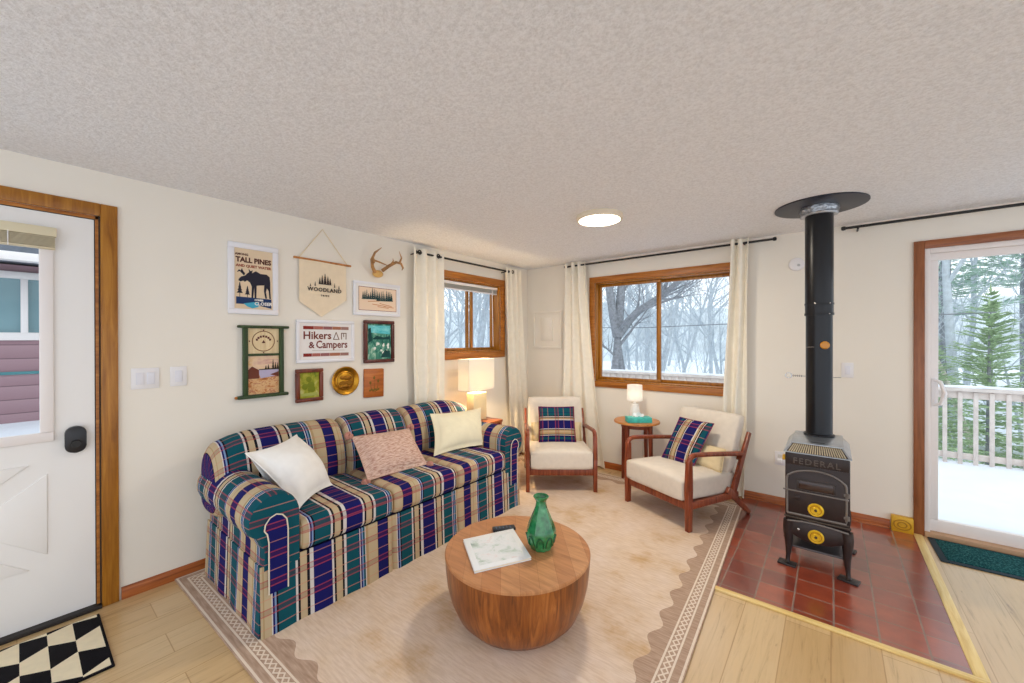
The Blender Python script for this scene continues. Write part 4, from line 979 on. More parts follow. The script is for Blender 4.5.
def skirt():
    segs = []
    def pleat(y): return -0.022 * sum(math.exp(-((y - q) / 0.010) ** 2) for q in (1.452, 1.992)) 
    def front(u, v):
        y = SY0 - 0.006 + (SY1 - SY0 + 0.012) * u; z = 0.345 - 0.335 * v
        x = SX + 0.004 * sin(y * 26) * v + 0.014 * v + pleat(y) * min(1, v * 2)
        return (x, y, z)
    mb = MB().sheet(front, 150, 8, 0.008, lambda u, v: (SY0 - 0.006 + (SY1 - SY0 + 0.012) * u - 0.966 + 1.42, 0.345 - 0.335 * v + 0.43))
    o = obj('front_skirt', mb, m['plaid'], sofa, smooth=60)
    for mir in (0, 1):
        Yv = (lambda y: 3.425 - y) if mir else (lambda y: y)
        def side(u, v):
            x = -2.945 + (SX + 2.945) * u; z = 0.34 - 0.33 * v
            return (x, Yv(0.729 - 0.012 * v + 0.004 * sin(x * 24) * v), z)
        obj('side_skirt', MB().sheet(side, 60, 6, 0.008, lambda u, v: (-2.10 - (-2.945 + (SX + 2.945) * u) + 0.205, 0.34 - 0.33 * v)), m['plaid'], sofa, smooth=60)
skirt()

# ------------------------------------------------------------------ pillows
def pillow_mb(BL, BR, TR, TL, th, pinch=0.06, n=18, uvs=1.0, swap=False, seed=0):
    BL, BR, TR, TL = map(Vector, (BL, BR, TR, TL)); c = (BL + BR + TR + TL) / 4
    nrm = ((BR - BL) + (TR - TL)).cross((TL - BL) + (TR - BR)).normalized()
    W = ((BR - BL).length + (TR - TL).length) / 2; Hh = ((TL - BL).length + (TR - BR).length) / 2
    def pt(u, v, sd):
        a, b = 2 * u - 1, 2 * v - 1
        uu = 0.5 + 0.5 * a * (1 - pinch * (1 - b * b)); vv = 0.5 + 0.5 * b * (1 - pinch * (1 - a * a))
        p = (BL * (1 - uu) + BR * uu) * (1 - vv) + (TL * (1 - uu) + TR * uu) * vv
        f = (max(0, (1 - a * a)) ** 0.55) * (max(0, (1 - b * b)) ** 0.55)
        wob = 1 + 0.12 * mnoise.noise(Vector((u * 3 + seed, v * 3, seed)))
        return p + nrm * sd * (th / 2 * f * wob + 0.005 * min(1, 3 * f) * mnoise.noise(Vector((u * 7 + seed * 3, v * 5, sd + seed))))
    mb = MB(); k = (n + 1) ** 2; vs = []
    for sd in (1, -1):
        for i in range(n + 1):
            for j in range(n + 1): vs.append(pt(i / n, j / n, sd))
    fs = []; us = []
    uv = lambda i, j: ((j / n * Hh * uvs, i / n * W * uvs) if swap else (i / n * W * uvs, j / n * Hh * uvs))
    for sd in (0, 1):
        for i in range(n):
            for j in range(n):
                q = [(i, j), (i + 1, j), (i + 1, j + 1), (i, j + 1)]
                if sd: q = q[::-1]
                fs.append([sd * k + a * (n + 1) + b for a, b in q]); us.append([uv(a, b) for a, b in q])
    mb.add(vs, fs, us); return mb
def weld(o):
    bm = bmesh.new(); bm.from_mesh(o.data); bmesh.ops.remove_doubles(bm, verts=bm.verts, dist=1e-5); bm.to_mesh(o.data); bm.free()
def pillow(name, corners, th, mat, label, pinch=0.06, swap=False, uvs=1.0, seed=0, world=True, parent_frame=None):
    pts = [Vector(p) for p in corners]
    if parent_frame is not None: pts = [parent_frame @ p for p in pts]
    base = (pts[0] + pts[1]) / 2
    r = root(name, base, label, 'pillow')
    o = obj('cover', pillow_mb(*pts, th, pinch, 18, uvs, swap, seed), mat, r, smooth=70); weld(o)
    ed = []
    n = 14
    def edge(a, b):
        cc = (pts[0] + pts[1] + pts[2] + pts[3]) / 4; mid = (a + b) / 2; e = []
        for k in range(n + 1):
            t = k / n; q = 2 * t - 1; p = a + (b - a) * t; e.append(p + (cc - mid) * pinch * (1 - q * q))
        return e
    pp = MB(); loop = edge(pts[0], pts[1]) + edge(pts[1], pts[2])[1:] + edge(pts[2], pts[3])[1:] + edge(pts[3], pts[0])[1:]
    pp.tube(loop, 0.0032, 6); obj('seam_piping', pp, mat, r, smooth=60)
    return r, pts
pillow('throw_pillow', [(-2.24, 0.95, 0.51), (-2.43, 1.235, 0.52), (-2.66, 1.12, 0.822), (-2.50, 0.785, 0.805)], 0.25, m['pwhite'], 'white throw pillow tilted on one corner against the sofa arm closest to the entry door', 0.11, seed=1)
rp, pts = pillow('lumbar_pillow', [(-2.34, 1.425, 0.515), (-2.31, 1.885, 0.515), (-2.55, 1.904, 0.738), (-2.57, 1.445, 0.757)], 0.17, m['ppink'], 'dusty pink woven lumbar pillow with corner tassels at the middle of the sofa', 0.03, seed=2)
for p in pts:
    c = sum(pts, Vector()) / 4; d = (p - c).normalized(); q = MB(); e = p + d * 0.022
    for k in range(14):
        a = Vector((random.uniform(-1, 1), random.uniform(-1, 1), random.uniform(-1, 1))).normalized() * 0.020
        q.sphere(e + a * 0.8, 0.015, 7)
    obj('tassel', q, m['tassel'], rp)
pillow('throw_pillow', [(-2.43, 2.05, 0.515), (-2.34, 2.56, 0.515), (-2.60, 2.77, 0.778), (-2.62, 2.17, 0.805)], 0.22, m['pcream'], 'cream throw pillow on the plaid sofa at the end beside the lit lamp', 0.10, seed=3)

# ------------------------------------------------------------------ drum coffee table and what is on it
CX, CY, CH = -1.265, 1.62, 0.352
r = root('coffee_table', (CX, CY, 0.012), 'round drum-shaped brown wood coffee table tapering to the floor', 'coffee table')
prof = [(0.0, 0.012), (0.245, 0.012), (0.266, 0.022), (0.310, 0.07), (0.341, 0.14), (0.358, 0.21), (0.366, 0.28), (0.369, 0.334), (0.0, 0.334)]
obj('body', MB().lathe(prof, (CX, CY, 0), 96, uv=True), m['stave'], r)
obj('table_top', MB().lathe([(0, 0.333), (0.368, 0.333), (0.3705, 0.338), (0.3705, CH - 0.004), (0.366, CH), (0, CH)], (CX, CY, 0), 96), m['drumtop'], r)
r = root('vase', (-1.165, 1.69, CH + 0.0005), 'green glazed faceted ceramic vase on the drum coffee table', 'vase')
def facet(t, q, z):
    n = 9; a = (t % (2 * pi / n)) - pi / n
    k = cos(pi / n) / cos(a); return q * (1 - 0.9 * (1 - k)) if z - CH < 0.25 else q
vp = [(0.0, .0), (.046, .0), (.052, .006), (.066, .045), (.073, .085), (.070, .105), (.060, .135), (.045, .175), (.030, .215), (.025, .24), (.026, .255), (.036, .272), (.038, .278), (.033, .281), (.026, .27), (.02, .25), (.018, .22), (0, .20)]
vo = obj('body', MB().lathe([(a * 1.07, CH + 0.0005 + b * .96) for a, b in vp], (-1.165, 1.69, 0), 72, mod=facet), m['vase'], r, smooth=28)
q = MB()
for i in range(9):
    t = 2 * pi * (i + 0.5) / 9
    pts = []
    for k in range(9):
        a = pi * k / 8; dt = cos(a) * 0.26; zz = 0.03 + 0.05 * sin(a); rr_ = 0.066 + (zz - 0.03) * 0.22
        pts.append((-1.165 + rr_ * cos(t + dt), 1.69 + rr_ * sin(t + dt), CH + zz))
    q.tube(pts, 0.004, 6)
obj('scallop_relief', q, M('dark_green_relief', (14, 84, 48), 0.15, 0.6), vo)
# picture book
bc = [(-1.522, 1.482), (-1.39, 1.742), (-1.136, 1.565), (-1.273, 1.311)]
r = root('picture_book', (-1.33, 1.53, CH), 'white cover book with a pale sketched picture on the coffee table', 'book')
def inset(P, k): 
    c = (sum(a for a, b in P) / 4, sum(b for a, b in P) / 4); return [(c[0] + (a - c[0]) * k, c[1] + (b - c[1]) * k) for a, b in P]
obj('pages', MB().prism(inset(bc, .985), CH + 0.0035, CH + 0.0115, 'Z'), M('page_edge', (236, 226, 204), 0.7), r)
cv = MB(); cv.prism(bc, CH + 0.0115, CH + 0.0145, 'Z', 0.0008); cv.prism(bc, CH + 0.0008, CH + 0.0038, 'Z', 0.0008)
co = obj('cover', cv, M('book_cover_white', (236, 240, 244), 0.35), r)
obj('cover_picture', MB().prism(inset(bc, .80), CH + 0.0144, CH + 0.0148, 'Z'), paint('pale_sketch', [(0.28, (120, 142, 146)), (0.38, (186, 204, 196)), (0.47, (226, 232, 236)), (0.58, (234, 238, 242)), (0.66, (226, 214, 216)), (0.76, (236, 240, 244))], (11, 11, 11), 0.4), co)
# remote
ra_, rb_ = Vector((-1.478, 1.668)), Vector((-1.398, 1.768)); d = (rb_ - ra_).normalized(); nrm = Vector((d.y, -d.x)) * 0.021
r = root('remote_control', (-1.44, 1.72, CH), 'black remote control behind the book on the coffee table', 'remote')
pl = [tuple(ra_ + nrm), tuple(rb_ + nrm), tuple(rb_ - nrm), tuple(ra_ - nrm)]
rb0 = obj('case', MB().prism(pl, CH + 0.0005, CH + 0.018, 'Z', 0.004), M('remote_black', (24, 28, 40), 0.35), r)
q = MB()
for i in range(5):
    for s in (-0.009, 0, 0.009):
        c = ra_ + d * (0.02 + i * 0.02) + nrm.normalized() * s; q.sphere((c.x, c.y, CH + 0.018), 0.003, 8, (1, 1, .5))
obj('button', q, M('remote_button', (90, 120, 150), 0.4), rb0)

# ------------------------------------------------------------------ armchairs
def cushion_box(lo, hi, bev, fn):
    b = MB(); bm = bmesh.new(); bmesh.ops.create_cube(bm, size=1.0)
    c = [(lo[i] + hi[i]) / 2 for i in range(3)]; dd = [hi[i] - lo[i] for i in range(3)]
    bmesh.ops.subdivide_edges(bm, edges=bm.edges[:], cuts=7, use_grid_fill=True)
    for v in bm.verts:
        p = Vector(v.co)
        # superellipsoid-like rounding of edges
        h = [dd[i] / 2 for i in range(3)]; q = [p[i] * 2 * h[i] for i in range(3)]
        core = [max(-(h[i] - bev), min(h[i] - bev, q[i])) for i in range(3)]; e = Vector([q[i] - core[i] for i in range(3)])
        if e.length > 1e-9: e = e.normalized() * bev
        v.co = Vector([core[i] + e[i] + c[i] for i in range(3)])
    for v in bm.verts: v.co = Vector(fn(*v.co))
    return b.frombm(bm)
def armchair(loc, rz, label):
    r = root('armchair', loc, label, 'armchair', rz)
    W = dict(world=False)
    for s in (-1, 1):
        b = MB(); b.obox((s * .313, 0, 0.0), (s * .313, 0, .30), .034, .042, .004, up=(0, 1, 0), w2=.036, d2=.055); b.obox((s * .313, 0, .295), (s * .313, 0.004, .515), .038, .055, .004, up=(0, 1, 0), w2=.034, d2=.042)
        obj('front_leg', b, m['chairwood'], r, **W)
        path = catmull([(s * .313, 0.0, .48), (s * .313, 0.006, .52), (s * .313, .035, .547), (s * .313, .10, .550), (s * .313, .35, .525), (s * .313, .63, .492)], 5, False)
        obj('armrest', MB().tube(path, [.019] * len(path), 10), m['chairwood'], r, smooth=50, **W)
        obj('back_post', MB().obox((s * .313, .50, .185), (s * .313, .715, .655), .030, .055, .005, up=(0, 1, 0), w2=.026, d2=.034), m['chairwood'], r, **W)
        obj('rear_leg', MB().obox((s * .313, .44, .232), (s * .313, .715, 0.001), .032, .055, .004, up=(0, 1, 0), w2=.026, d2=.034), m['chairwood'], r, **W)
    f = MB()
    for s in (-1, 1): f.obox((s * .313, .0, .185), (s * .313, .56, .18), .030, .048, .004)
    f.obox((-.305, 0, .182), (.305, 0, .182), .03, .056, .004); f.obox((-.305, .53, .185), (.305, .53, .185), .03, .046, .004)
    f.box((-.29, 0.01, .18), (.29, .52, .202))
    f.obox((-.30, .625, .46), (.30, .625, .46), .02, .05, .004)
    obj('seat_frame', f, m['chairwood'], r, **W)
    def seat(x, y, z):
        z -= y * 0.05; 
        if z > .34 - y * .05: z += 0.014 * cos(x / .57 * pi) * (1 - (y / .6 - .4) ** 2)
        return (x, y, z)
    obj('seat_cushion', cushion_box((-.294, -.050, .209), (.294, .575, .384), .03, seat), m['upholstery'], r, smooth=70, **W)
    def back(x, y, z):
        y2 = y + (z - .36) * 0.36; return (x, y2 - 0.012 * cos(x / .56 * pi), z)
    obj('back_cushion', cushion_box((-.29, .47, .34), (.29, .575, .79), .034, back), m['upholstery'], r, smooth=70, **W)
    return r, Matrix.Translation(loc) @ Matrix.Rotation(rz, 4, 'Z')
RZ0 = 0.0125
c1, f1 = armchair((-1.957, 3.173, RZ0), radians(38.4), 'oatmeal armchair with walnut frame standing in the corner by the curtains')
c2, f2 = armchair((-1.102, 3.22, RZ0), radians(-24.3), 'oatmeal armchair with walnut frame standing nearest the black wood stove')
pillow('lumbar_cushion', [(-.26, .42, .368), (.26, .42, .368), (.26, .465, .548), (-.26, .465, .548)], 0.09, m['upholstery2'], 'plain cream lumbar cushion behind the plaid cushion of the corner armchair', 0.02, parent_frame=f1, seed=4)
pillow('lumbar_cushion', [(-.18, .40, .365), (.292, .40, .365), (.292, .455, .54), (-.18, .455, .54)], 0.09, m['upholstery2'], 'plain cream lumbar cushion behind the plaid cushion of the armchair by the stove', 0.02, parent_frame=f2, seed=5)
pillow('plaid_cushion', [(-.19, .33, .362), (.19, .33, .362), (.185, .46, .715), (-.185, .46, .715)], 0.09, m['plaidc'], 'blue plaid cushion with level stripes on the corner armchair', 0.03, swap=True, parent_frame=f1, seed=6)
pillow('plaid_cushion', [(-.20, .28, .368), (.11, .30, .362), (.165, .485, .72), (-.165, .475, .72)], 0.10, m['plaidc'], 'blue plaid cushion with upright stripes leaning on the armchair by the stove', 0.03, parent_frame=f2, seed=7)

# ------------------------------------------------------------------ side table, small lamp, tissue box
TX, TY, TZ = -1.50, 3.84, 0.63
rv = Vector((0.7803, 0.6254)); bv = Vector((0.6254, -0.7803))
r = root('side_table', (TX, TY, 0), 'small round wooden side table between the two armchairs', 'side table')
obj('table_top', MB().lathe([(0, .606), (.205, .606), (.218, .612), (.218, .624), (.214, .63), (0, .63)], (TX, TY, 0), 56), m['sidewood'], r)
obj('apron', MB().lathe([(0, .565), (.15, .565), (.15, .607), (0, .607)], (TX, TY, 0), 40), m['sideleg'], r)
for th in (-52, 38, 128, 218):
    a = radians(th); d = rv * sin(a) + bv * cos(a)
    obj('leg', MB().obox((TX + d.x * .165, TY + d.y * .165, 0.0), (TX + d.x * .15, TY + d.y * .15, .607), .022, .022, .004, w2=.034, d2=.034), m['sideleg'], r)
lx, ly = TX + rv.x * .004 - bv.x * .075, TY + rv.y * .004 - bv.y * .075
r = root('small_table_lamp', (lx, ly, TZ), 'small white table lamp on the round side table under the back window', 'table lamp')
obj('base', MB().lathe([(0, TZ + .0005), (.055, TZ + .0005), (.058, TZ + .012), (.052, TZ + .06), (.046, TZ + .11), (.036, TZ + .15), (.012, TZ + .16), (.010, TZ + .19), (0, TZ + .19)], (lx, ly, 0), 36), M('white_lamp_ceramic', (238, 236, 234), 0.2), r)
obj('neck_ring', MB().lathe([(0, TZ + .150), (.028, TZ + .150), (.028, TZ + .158), (0, TZ + .158)], (lx, ly, 0), 24), m['chrome'], r)
def cyl_shade(z0, z1, r0, r1, n=40): return [(r0, z0), (r1, z1), (r1 - .003, z1), (r0 - .003, z0), (r0, z0)]
def open_lathe(prof, c, n=40):
    rings = [[Vector((c[0] + a * cos(2 * pi * j / n), c[1] + a * sin(2 * pi * j / n), b)) for j in range(n)] for a, b in prof]
    return MB().ring_loft(rings, False)
obj('lamp_shade', open_lathe(cyl_shade(TZ + .185, TZ + .34, .077, .073), (lx, ly)), m['frost'], r)
tx, ty = TX + rv.x * -.012 + bv.x * .09, TY + rv.y * -.012 + bv.y * .09
r = root('tissue_box', (tx, ty, TZ), 'turquoise tissue box with a white tissue on the round side table', 'tissue box', atan2(0.6254, 0.7803))
obj('carton', MB().box((-.115, -.056, .0008), (.115, .056, .05), .003), M('turquoise_carton', (64, 184, 176), 0.5, var=0.25, vscale=30), r, world=False)
tb = MB()
def tis(u, v): return ((u - .5) * .11, .012 * sin(u * 9) * v, .05 + .05 * v * (1 - abs(2 * u - .9) * .55) + .006 * sin(u * 14))
tb.sheet(tis, 18, 8, .002); obj('tissue', tb, m['tissue'], r, world=False, smooth=60)

# ------------------------------------------------------------------ end table and lit lamp
r = root('end_table', (-2.79, 2.92, 0), 'reddish wood end table in the corner beyond the sofa arm', 'end table')
obj('table_top', MB().box((-2.98, 2.742, .595), (-2.60, 3.095, .62), .005), wood('end_table_wood', (112, 54, 24), (160, 86, 44), (186, 112, 64), 'X', rough=0.3), r)
for x in (-2.955, -2.625):
    for y in (2.80, 3.07): obj('leg', MB().obox((x, y, 0.0), (x, y, .596), .028, .028, .004, up=(0, 1, 0), w2=.036, d2=.036), m['chairwood'], r)
obj('shelf', MB().box((-2.955, 2.80, .18), (-2.625, 3.07, .198), .003), m['chairwood'], r)
q = MB(); q.box((-2.955, 2.79, .52), (-2.625, 2.805, .596)); q.box((-2.955, 3.065, .52), (-2.625, 3.08, .596)); q.box((-2.64, 2.80, .52), (-2.62, 3.07, .596)); obj('apron', q, m['chairwood'], r)
LX, LY = -2.80, 2.92
r = root('table_lamp', (LX, LY, .62), 'lit cream table lamp with a rectangular shade on the end table', 'table lamp')
obj('base', MB().box((LX - .05, LY - .095, .6205), (LX + .05, LY + .095, .895), .006), m['lampbase'], r)
obj('stem', MB().tube([(LX, LY, .89), (LX, LY, 1.0)], .008, 8), m['chrome'], r)
sh = MB()
for (z0, z1) in ((.925, 1.235),):
    o_ = [(LX - .075, LY - .185), (LX + .075, LY - .185), (LX + .075, LY + .185), (LX - .075, LY + .185)]
    i_ = [(LX - .072, LY - .182), (LX + .072, LY - .182), (LX + .072, LY + .182), (LX - .072, LY + .182)]
    sh.ring_loft([[(a, b, z0) for a, b in o_], [(a, b, z1) for a, b in o_], [(a, b, z1) for a, b in i_], [(a, b, z0) for a, b in i_], [(a, b, z0) for a, b in o_]], False)
obj('lamp_shade', sh, m['shade'], r)
obj('bulb', MB().sphere((LX, LY, 1.06), .028, 14), emit_mat('bulb_glow', (255, 214, 150), 6.0), r)

# ------------------------------------------------------------------ wood stove
r = root('wood_stove', (-0.07, 3.28, 0.004), 'small black cast iron wood stove with two brass dials on the red tiles', 'wood stove')
bx0, bx1, by, byb = -.228, .088, 3.055, 3.50
obj('firebox', MB().box((bx0, by, .255), (bx1, byb, .712), .008), m['iron'], r)
fp = MB(); yf = by - .001
fp.box((bx0 + .004, yf - .004, .640), (bx1 - .004, yf, .712), .003)
lo_ = obj('name_panel', fp, m['iron'], r)
tm = Matrix(((1, 0, 0, -.072), (0, 0, -1, yf - .0042), (0, 1, 0, .664), (0, 0, 0, 1)))
obj('cast_lettering', text_mb('FEDERAL', .050, tm, .0006, .0022, spacing=1.22), M('cast_letter_iron', (84, 74, 68), 0.4, 0.5, 0.3), lo_)
archp = [(-.216, .335), (-.217, .45), (-.217, .552), (-.200, .580), (-.16, .603), (-.11, .616), (-.072, .619), (-.03, .616), (.02, .600), (.055, .575), (.070, .55), (.071, .45), (.070, .335)]
ar = catmull([Vector((a, yf - .006, b)) for a, b in archp], 4, False)
dpoly = [(a, b) for a, b in archp]
dr = obj('loading_door', MB().prism(dpoly, yf - .010, yf, 'Y', .002), m['iron'], r)
obj('arch_rim', MB().tube([(p.x, yf - .010, p.z) for p in ar] + [(-.216, yf - .010, .335)], .0062, 8), m['ironlight'], dr)
gl = MB().box((-.157, yf - .013, .497), (.012, yf - .008, .548), .001)
obj('door_glass', gl, M('dark_door_glass', (52, 30, 24), 0.12, 0.6), dr)
q = MB(); q.box((-.165, yf - .018, .548), (.02, yf - .008, .556), .002); q.box((-.165, yf - .018, .490), (.02, yf - .008, .498), .002); q.box((-.165, yf - .016, .498), (-.157, yf - .008, .548), .002); q.box((.012, yf - .016, .498), (.02, yf - .008, .548), .002)
obj('glass_frame', q, M('iron_frame', (62, 54, 52), 0.4, 0.5, 0.3), dr)
obj('door_bar', MB().box((-.238, yf - .018, .476), (.082, yf - .008, .484), .002), m['ironlight'], dr)
def dial(c, rr_, par):
    d0 = obj('brass_dial', MB().lathe([(0, 0), (rr_, 0), (rr_, -.006), (rr_ * .86, -.010), (rr_ * .5, -.008), (rr_ * .42, -.012), (0, -.012)], c, 36, 'Y'), m['brass'], par)
    q = MB(); q.sphere((c[0], c[1] - .014, c[2]), .008, 10)
    obj('dial_screw', q, M('dark_screw', (70, 44, 20), 0.4), d0)
    obj('dial_ring', MB().torus((c[0], c[1] - .0095, c[2]), rr_ * .68, .0022, 'Y', 28, 6), m['gold'], d0)
dial((-.073, yf - .010, .384), .040, dr)
obj('door_crest', MB().sphere((-.165, yf - .010, .44), .016, 10, (1, .3, 1)), m['iron'], dr)
q = MB(); q.box((bx0 - .004, yf - .016, .306), (bx1 + .004, yf, .318), .003); q.box((bx0 + .01, yf - .012, .322), (bx1 - .006, yf, .330), .002)
obj('front_ledge', q, M('ledge_iron', (74, 64, 56), 0.4, 0.5, 0.4), r)
ap = [(-.215, .292), (-.14, .298), (-.07, .300), (.0, .296), (.082, .286), (.084, .235), (.05, .205), (0, .182), (-.07, .172), (-.14, .182), (-.19, .205), (-.215, .23)]
ad = obj('ash_door', MB().prism(ap, yf - .012, yf + .02, 'Y', .003), m['iron'], r)
obj('ash_rim', MB().tube([(a, yf - .012, b) for a, b in ((-.214, .285), (-.14, .296), (-.07, .298), (0, .294), (.08, .284))], .006, 8), m['ironlight'], ad)
dial((-.072, yf - .012, .222), .040, ad)
obj('latch_knob', MB().sphere((-.158, yf - .018, .246), .009, 10), m['chrome'], ad)
for z in (.505, .372): obj('hinge', MB().tube([(bx1 - .01, yf - .012, z - .012), (bx1 - .01, yf - .012, z + .012)], .009, 10).box((bx1 - .03, yf - .012, z - .008), (bx1 - .008, yf - .002, z + .008), .002), m['ironlight'], r)
obj('side_latch', MB().box((bx0 - .016, yf + .01, .655), (bx0, yf + .05, .685), .004), m['goldbox'], r)
# mansard top: sloped ribbed front and sides, flat silver plate
zt = .770; T0 = [(bx0 - .008, by - .012, .714), (bx1 + .008, by - .012, .714), (bx1 + .008, byb + .01, .714), (bx0 - .008, byb + .01, .714)]
T1 = [(bx0 + .034, by + .036, zt), (bx1 - .034, by + .036, zt), (bx1 - .034, byb - .02, zt), (bx0 + .034, byb - .02, zt)]
tp = MB().ring_loft([T0, [(a, b, c + .004) for a, b, c in T0], T1], True)
tpo = obj('sloped_top', tp, m['steel'], r, smooth=20)
q = MB(); nrib = 24
for k in range(nrib):
    a = (k + .5) / nrib
    p0 = Vector(T0[0]).lerp(Vector(T0[1]), .07 + .86 * a) + Vector((0, -.002, .008)); p1 = Vector(T1[0]).lerp(Vector(T1[1]), .03 + .94 * a) + Vector((0, -.004, -.004))
    q.obox(p0, p1, .006, .006, .0015)
obj('grille_rib', q, M('grille_grey', (186, 174, 150), 0.5, 0.5, 0.3), tpo)
obj('grille_backing', MB().add([Vector(T0[0]).lerp(Vector(T0[1]), .05) + Vector((0, -.0015, .008)), Vector(T0[0]).lerp(Vector(T0[1]), .95) + Vector((0, -.0015, .008)), Vector(T1[1]) + Vector((-.004, -.0035, -.003)), Vector(T1[0]) + Vector((.004, -.0035, -.003)),
    Vector(T0[0]).lerp(Vector(T0[1]), .05) + Vector((0, .004, .008)), Vector(T0[0]).lerp(Vector(T0[1]), .95) + Vector((0, .004, .008)), Vector(T1[1]) + Vector((-.004, .004, -.003)), Vector(T1[0]) + Vector((.004, .004, -.003))],
    [[0, 1, 2, 3], [7, 6, 5, 4], [0, 4, 5, 1], [1, 5, 6, 2], [2, 6, 7, 3], [3, 7, 4, 0]]), M('grille_dark', (64, 52, 46), 0.6), tpo)
q = MB(); q.box((T1[0][0] - .006, T1[0][1] - .012, zt - .002), (T1[1][0] + .006, T1[2][1], zt + .006), .003)
obj('top_plate', q, m['steel'], tpo)
obj('lid_slot', MB().box((-.10, by + .075, zt + .0055), (-.03, by + .088, zt + .007)), m['black'], tpo)
for sx, sy in ((-1, 0), (1, 0), (-1, 1), (1, 1)):
    x = bx0 + .025 if sx < 0 else bx1 - .02; y = by + .025 if sy == 0 else byb - .04; o_ = sx * .01; yo = -.02 if sy == 0 else .02
    b = MB().tube(catmull([(x, y, .275), (x + o_ * .8, y + yo * .4, .22), (x + o_ * .6, y + yo * .7, .13), (x + o_, y + yo, .05), (x + o_ * 1.3, y + yo * 1.4, .016)], 4, False), [.046, .044, .042, .040, .037, .034, .031, .028, .025, .022, .019, .016, .015, .015, .015, .016, .02], 10, True, .8)
    lg = obj('leg', b, m['iron'], r, smooth=50)
    px, py = x + o_ * 1.3, y + yo * 1.4
    mt = Matrix.Translation((px, py, 0.0105)) @ Matrix.Rotation(radians(-14 if sx > 0 else -6), 4, 'Z')
    obj('foot_plate', MB().box((-.048, -.032, -.006), (.048, .032, .006), .002, mtx=mt), M('foot_plate_iron', (54, 48, 48), 0.35, 0.6, 0.4), lg)
obj('heat_shield', MB().box((bx0 + .03, by + .01, .115), (bx1 - .03, byb - .05, .127), .003), M('shield_iron', (92, 88, 90), 0.3, 0.5, 0.6), r)

PX, PY = -.064, 3.40
r = root('stovepipe', (PX, PY, .776), 'tall black stovepipe rising from the wood stove to a ceiling collar', 'stovepipe')
zb = zt + .0065
obj('pipe_section', open_lathe([(.070, zb), (.0735, zb), (.0735, 1.60), (.070, 1.60), (.070, zb)], (PX, PY), 48), m['pipe'], r)
obj('pipe_section', open_lathe([(.074, 1.59), (.078, 1.59), (.078, H - .02), (.074, H - .02), (.074, 1.59)], (PX, PY), 48), m['pipe'], r)
for q in (open_lathe([(.078, 1.585), (.081, 1.585), (.081, 1.60), (.078, 1.60), (.078, 1.585)], (PX, PY), 48), open_lathe([(.078, 1.655), (.0805, 1.655), (.0805, 1.667), (.078, 1.667), (.078, 1.655)], (PX, PY), 48), open_lathe([(.0735, zb), (.085, zb), (.085, zb + .010), (.076, zb + .014), (.0735, zb + .014)], (PX, PY), 48)): obj('band', q, flat('band_dark', (30, 30, 34), 0.35), r)
sd = Vector((-.62, -.78))
def on_pipe(dx, z, rr_=.078):
    return Vector((PX + dx, PY - sqrt(max(0, rr_ ** 2 - dx ** 2)), z))
for dx, z in ((-.018, 1.662), (.058, 1.662), (.055, 1.592)): obj('screw', MB().sphere(on_pipe(dx, z, .081), .005, 8), m['chrome'], r)
kp = on_pipe(.032, 1.385, .0735)
obj('damper_knob', MB().lathe([(0, 0), (.010, 0), (.010, -.012), (.022, -.016), (.026, -.026), (.020, -.036), (0, -.038)], kp + Vector((0, .002, 0)), 20, 'Y'), M('amber_knob', (196, 130, 30), 0.25, 0.6), r)
obj('knob_wire', MB().tube([kp + Vector((-.02, -.006, -.012)), on_pipe(-.04, 1.372, .0765), on_pipe(-.068, 1.37, .0765)], .002, 6), m['chrome'], r)
q = MB(); zz = 1.172; q.tube([(PX - .15, PY - .02, zz), (PX + .115, PY - .02, zz)], .0025, 6)
q.torus((PX - .168, PY - .02, zz), .018, .003, 'Y', 16, 6)
for k in range(5): q.torus((PX - .095 - k * .011, PY - .02, zz), .006, .002, 'X', 12, 6)
obj('damper_handle', q, m['chrome'], r)
obj('ceiling_collar', MB().lathe([(0, H - .001), (.255, H - .001), (.255, H - .008), (.245, H - .011), (0, H - .011)], (PX + .004, PY, 0), 64), m['collar'], r)
def crumple(t, q, z): return q * (1 + .035 * sin(t * 9) + .02 * sin(t * 17 + z * 90))
obj('foil_ring', MB().lathe([(.078, H - .012), (.102, H - .012), (.106, H - .03), (.100, H - .048), (.104, H - .062), (.098, H - .07), (.078, H - .068)], (PX, PY, 0), 64, mod=crumple), m['foil'], r)

# cord on the floor behind the right armchair
cb = MB().tube(catmull([(-1.53, B - .03, .36), (-1.53, B - .045, .12), (-1.50, B - .06, .02), (-1.40, 3.95, .018), (-1.28, 3.99, .018), (-1.15, 3.93, .018), (-1.02, 3.98, .018), (-.95, 3.94, .018)], 6, False), .004, 6)
props(obj('power_cord', cb, M('cord_white', (220, 214, 200), 0.5), smooth=60), 'thin pale power cord trailing from the outlet behind the side table', 'cord')

